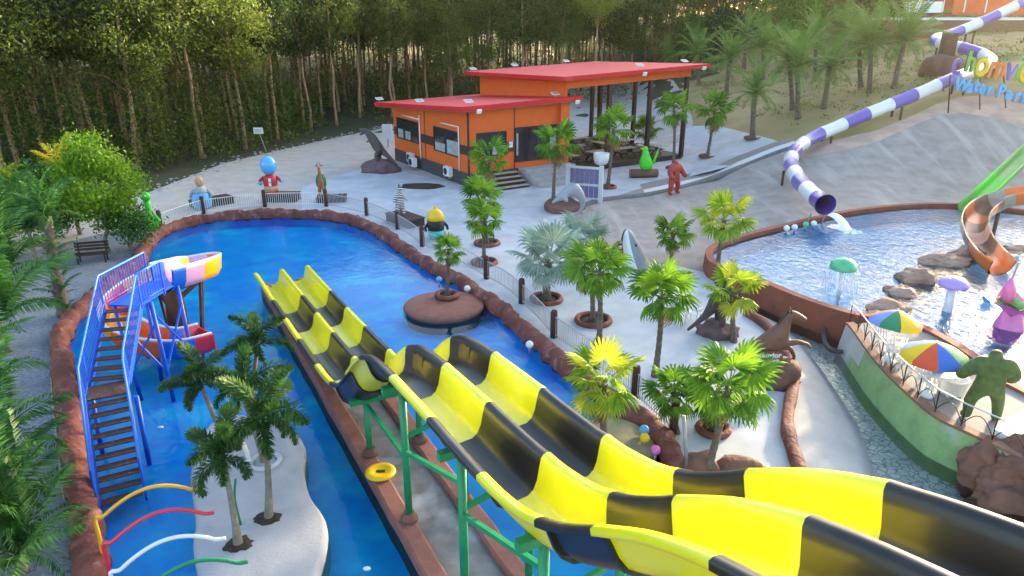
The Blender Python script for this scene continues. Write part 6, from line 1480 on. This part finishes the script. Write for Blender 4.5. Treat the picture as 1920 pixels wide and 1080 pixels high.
for x, y in spots[:330]:
    if ntree >= 296: break
    front = y < edge_y(x) + 6
    k = rr.randrange(4) if front and rr.random() < .6 else None
    tm, cm = EDGE[k] if k is not None else RUB[rr.randrange(7)]
    t = thing('rubber_tree', 'tall leafy tree on the edge of the wood with low hanging foliage' if k is not None else 'tall slender rubber tree with bare trunk inside the dense wood', 'tree', (x, y, zt(x, y) - .08), 'trees along the edge of the wood' if k is not None else 'rubber trees in the wood')
    s = rr.uniform(.88, 1.14); t.rotation_euler = (0, 0, rr.uniform(0, 6.28)); t.scale = (s, s, s * rr.uniform(.95, 1.08))
    inst('trunk', tm, t); inst('crown', cm, t); ntree += 1
ed = sorted([o for o in bpy.data.objects if o.name.startswith('rubber_tree') and o.get('group') == 'trees along the edge of the wood'], key=lambda o: o.location.x / o.location.y)
ordn = 'first second third fourth fifth sixth seventh eighth ninth tenth eleventh twelfth thirteenth fourteenth fifteenth sixteenth seventeenth eighteenth nineteenth twentieth twenty-first twenty-second twenty-third twenty-fourth'.split()
for i, o in enumerate(ed): o['label'] = f'low-branched tree at the front edge of the wood, {ordn[min(i, 23)]} from the left'
# the rest of the wood, too deep to tell apart
rng = np.random.default_rng(77); mb = MB(); cl_ = []
for x, y in [s for s in spots[296:]] + [(rr.uniform(-160, 160), rr.uniform(172, 225)) for _ in range(220)] + [(rr.uniform(22, 130), rr.uniform(122, 172)) for _ in range(60)] + [(rr.uniform(60, 150), rr.uniform(114, 175)) for _ in range(70)]:
    z = zt(x, y); h = rr.uniform(14, 19); lx, ly = rr.uniform(-1, 1), rr.uniform(-.6, .6)
    mb.tube([(x, y, z - .2), (x + lx * .5, y + ly * .5, z + h * .5), (x + lx, y + ly, z + h * .9)], [.22, .17, .06], 5, caps=False)
    for _ in range(20):
        u = rng.normal(0, 1, 3); u /= np.linalg.norm(u); cl_.append((x + lx + u[0] * 2.6, y + ly + u[1] * 2.6, z + h * .75 + u[2] * h * .27))
o = mb.build('far_trunks', 'bark_rubber'); far_o = bpy.data.objects.new('far_wood', cloud_mesh('far_wood', leaf_cloud(cl_, 26, .7, .42, rng), 'leaf_rubber')); COL.objects.link(far_o)
tag(far_o, 'deep mass of foliage at the back of the wood', 'wood', None, 'stuff'); o.parent = far_o; o['kind'] = 'stuff'; o.name = 'trunks'
# undergrowth of the wood
cl_ = []
for _ in range(2300):
    y = 44 + 95 * rr.random() ** 1.5; x = rr.uniform(-.8 * y - 4, min(.8 * y, 60))
    if y > edge_y(x) + .3 and not (28 < x < 85 and y < 112):
        d = y - edge_y(x); h = rr.uniform(.2, 1.5) if d > 4 else rr.uniform(.2, 2.2)
        for q in range(3): cl_.append((x + rr.gauss(0, .5), y + rr.gauss(0, .5), zt(x, y) + h * (q + .4) / 3))
o = bpy.data.objects.new('undergrowth', cloud_mesh('undergrowth', leaf_cloud(cl_, 9, .42, .20, rng), 'leaf_bush')); COL.objects.link(o); tag(o, 'tangled low undergrowth covering the floor of the wood', 'undergrowth', None, 'stuff')
# taller saplings filling the depth of the wood
cl_ = []
for _ in range(900):
    y = rr.uniform(78, 215); x = rr.uniform(-.8 * y, min(.8 * y, 130))
    if y > edge_y(x) + 9:
        h = rr.uniform(1.5, 6.5); z0 = zt(x, y)
        for q in range(6): cl_.append((x + rr.gauss(0, .7), y + rr.gauss(0, .7), z0 + h * (q + .5) / 6))
o = bpy.data.objects.new('saplings', cloud_mesh('saplings', leaf_cloud(cl_, 12, .55, .26, rng), 'leaf_sapling')); COL.objects.link(o); tag(o, 'loose mass of young trees and bushes between the trunks deep in the wood', 'saplings', None, 'stuff')
# hanging foliage and creepers low on the edge of the wood
cl_ = []
for _ in range(230):
    x = rr.uniform(-64, -20) if _ < 190 else rr.uniform(-20, 30); y = edge_y(x) + abs(rr.gauss(0, 7)) + (.6 if _ < 190 else 8)
    if abs(x) > .8 * y + 4: continue
    h = rr.uniform(2.5, 8.5); z0 = zt(x, y) + rr.uniform(.3, 3)
    for q in range(7): cl_.append((x + rr.gauss(0, .55), y + rr.gauss(0, .55), z0 + h * (q + .5) / 7))
o = bpy.data.objects.new('creepers', cloud_mesh('creepers', leaf_cloud(cl_, 26, .5, .13, rng), 'leaf_rubber')); COL.objects.link(o); tag(o, 'hanging creepers and low foliage between the trunks at the front of the wood', 'creepers', None, 'stuff')
# dry grass tufts on the hillside
cl_ = []; n_ = 0
while n_ < 3200:
    x = rr.uniform(16, 75); y = rr.uniform(50, 110); n_ += 1
    if y < 56 + (x - 21) * .3 or x < 23 + max(0, 66 - y) * .2 or (x < 27 and y < 60) or noise.noise(Vector((x * .13, y * .13, 5))) < -.12: continue
    cl_.append((x, y, zt(x, y) + .06))
o = bpy.data.objects.new('hill_grass', cloud_mesh('hill_grass', leaf_cloud(cl_, 14, .34, .13, rng, .22), 'leaf_drygrass')); COL.objects.link(o); tag(o, 'patchy dry grass on the hillside under the palms', 'grass', None, 'stuff')
# leaf litter and stones along the road edge
mb = MB(); redge = resample([T(*p) for p in road_px[1:8]], 160)
for p in redge:
    for _ in range(2):
        s = rr.uniform(.04, .13); mb.rock(p + Vector((rr.gauss(0, .5), rr.gauss(.3, .4), .03)), (s * 1.4, s, s * .6), .4, 1.5, 1, rr.random() * 50, smooth=False)
o = mb.build('roadside_stones', 'step_grey'); tag(o, 'loose stones scattered along the far edge of the road', 'stones', None, 'stuff')
# --- garden plants by the path
def bush(name, p, r, h, m, lab, seed, clumps=40, per=40, size=.16, spread=.3, cat='shrub', grp=None, trunk_h=.6):
    t = thing(name, lab, cat, p, grp); tm, cm = tree_meshes(seed, h, r, trunk_h, m, 'bark_grey', (0, 0), clumps, per, size, .09, spread, 8); inst('trunk', tm, t); inst('crown', cm, t); return t
bush('leafy_tree', G(207, 474), 1.75, 5.4, 'leaf_bright', 'bright green bushy tree beside the road at the pool corner', 201, 64, 170, .10, .36, 'tree', None, 1.9)
bush('leafy_shrub', G(248, 468), 1.1, 1.9, 'leaf_areca', 'low dark green shrub between the bright tree and the pool rim', 202, 36, 120, .09, .3)
bush('leafy_shrub', G(100, 452), 1.8, 3.6, 'leaf_areca', 'dark leafy shrub behind the column palm', 203, 50, 110, .12, .4)
bush('leafy_shrub', G(20, 470), 2.0, 4.2, 'leaf_croton', 'yellow-green shrub at the picture edge beside the road', 204, 50, 110, .12, .4)
bush('hill_tree', T(1292, 120), 2.6, 6.5, 'leaf_areca', 'rounded dark green tree behind the far end of the pavilion', 205, 70, 110, .20, .6, 'tree')
bush('hill_tree', T(1455, 95), 3.2, 8.0, 'leaf_bright', 'bright green tree at the back of the hill near the white wall', 206, 70, 110, .20, .6, 'tree')
bush('hill_tree', T(1505, 85), 2.8, 7.0, 'leaf_bright', 'bright green tree right beside the white wall', 207, 70, 110, .20, .6, 'tree')
bush('hill_tree', T(1352, 105), 2.6, 6.0, 'leaf_areca', 'dark green tree between the rounded tree and the bright ones', 208, 70, 110, .20, .6, 'tree')
bush('hill_tree', T(1660, 70), 3.0, 8.0, 'leaf_rubber', 'olive tree in front of the hilltop bank wall', 209, 70, 110, .20, .6, 'tree')
bush('hill_tree', T(1600, 78), 3.0, 8.0, 'leaf_rubber', 'olive tree on the crest between white wall and bank wall', 210, 70, 110, .20, .6, 'tree')
bush('hill_tree', T(1320, 92), 3.4, 9.5, 'leaf_sapling', 'tall yellow-green tree behind the feathery palms, nearest the wood', 212, 80, 110, .20, .7, 'tree')
bush('hill_tree', T(1395, 88), 3.4, 9.5, 'leaf_sapling', 'tall yellow-green tree behind the feathery palms, between two darker trees', 213, 80, 110, .20, .7, 'tree')
bush('hill_tree', T(1570, 66), 3.2, 8.5, 'leaf_sapling', 'tall yellow-green tree at the back right of the white wall', 214, 80, 110, .20, .7, 'tree')
bush('silver_bush', T(1200, 128), 1.8, 3.0, 'leaf_silver_bush', 'grey-leaved round bush behind the high roof', 211, 30, 60, .2, .4)
def clump_palm(p, n, sc, lab, leaves, seed, e0=80, e1=5, name='areca_palm', h=.2, grp='clumping palms along the path'):
    t = thing(name, lab, 'palm', p, grp); mb = MB()
    mb.tube([(0, 0, -.1), (0, 0, h)], [.12, .08], 8); inst('trunk', mb.mesh('trunk', ['bark_grey']), t); crown(t, Vector((0, 0, h)), leaves, n, sc, e0, e1, seed, .5); return t
for i, (px, n, sc, h, lv, lab) in enumerate([((15, 660), 16, 1.25, 1.2, ARECA, 'feathery clumping palm at the picture edge level with the stair platform'), ((30, 560), 16, 1.3, 1.4, ARECA, 'feathery clumping palm beside the column palm'), ((-15, 760), 15, 1.15, .9, ARECA, 'feathery clumping palm at the picture edge level with the stair landing'), ((5, 880), 18, 1.05, .8, ARECA, 'feathery clumping palm at the picture edge level with the lower stairs'), ((25, 985), 18, .95, .6, ARECA, 'feathery clumping palm at the picture edge level with the stair foot'), ((45, 1075), 16, .95, .5, ARECA, 'feathery clumping palm in the lower picture corner beside the orange arch'), ((-20, 1060), 16, 1.1, .8, ARECA, 'feathery clumping palm farthest into the lower picture corner'), ((150, 440), 14, 1.3, 2.6, ARECA_G, 'golden clumping palm rising behind the bright tree'), ((-10, 440), 12, 1.4, 2.0, ARECA_G, 'golden clumping palm at the picture edge by the road'), ((70, 500), 14, 1.2, 1.8, ARECA, 'dark clumping palm behind the column palm')]):
    clump_palm(G(*px), n, sc, lab, lv, 70 + i, h=h)
# column palm wrapped in short fronds
p = G(122, 592); t = thing('column_palm', 'leaning palm trunk wrapped in short green fronds beside the path', 'palm', p); tpz = atY(88, 405, p.y + .6) - p
inst('trunk', trunk_mesh(tpz, .22, .16, 'bark_palm', True, 3), t); rng = np.random.default_rng(9); k_ = 0
for i in range(64):
    u = (i + .5) / 64; a = i * 2.4; o = inst('frond', ARECA[i % 2], t, tpz * u * .98, (0, -R(35 + 25 * math.sin(i)), a), .34 + .10 * math.sin(i * 1.7))
crown(t, tpz, ARECA, 12, .75, 75, 0, 4)
mb = MB()
# ================================================================== EVENING HAZE
hm = bpy.data.materials.new('haze'); hm.use_nodes = True; hn = hm.node_tree.nodes; hn.clear()
ho = hn.new('ShaderNodeOutputMaterial'); pv = hn.new('ShaderNodeVolumePrincipled'); hm.node_tree.links.new(pv.outputs[0], ho.inputs['Volume'])
pv.inputs['Color'].default_value = (1.0, 0.95, 0.86, 1); pv.inputs['Density'].default_value = 0.00010; pv.inputs['Anisotropy'].default_value = 0.8
MATS['haze'] = hm; mb = MB(); mb.box((10, 195, 13.0), (490, 470, 33)); o = mb.build('haze', 'haze'); o['kind'] = 'stuff'; o['label'] = 'thin warm evening haze hanging over the whole park'
scene.cycles.volume_bounces = 0
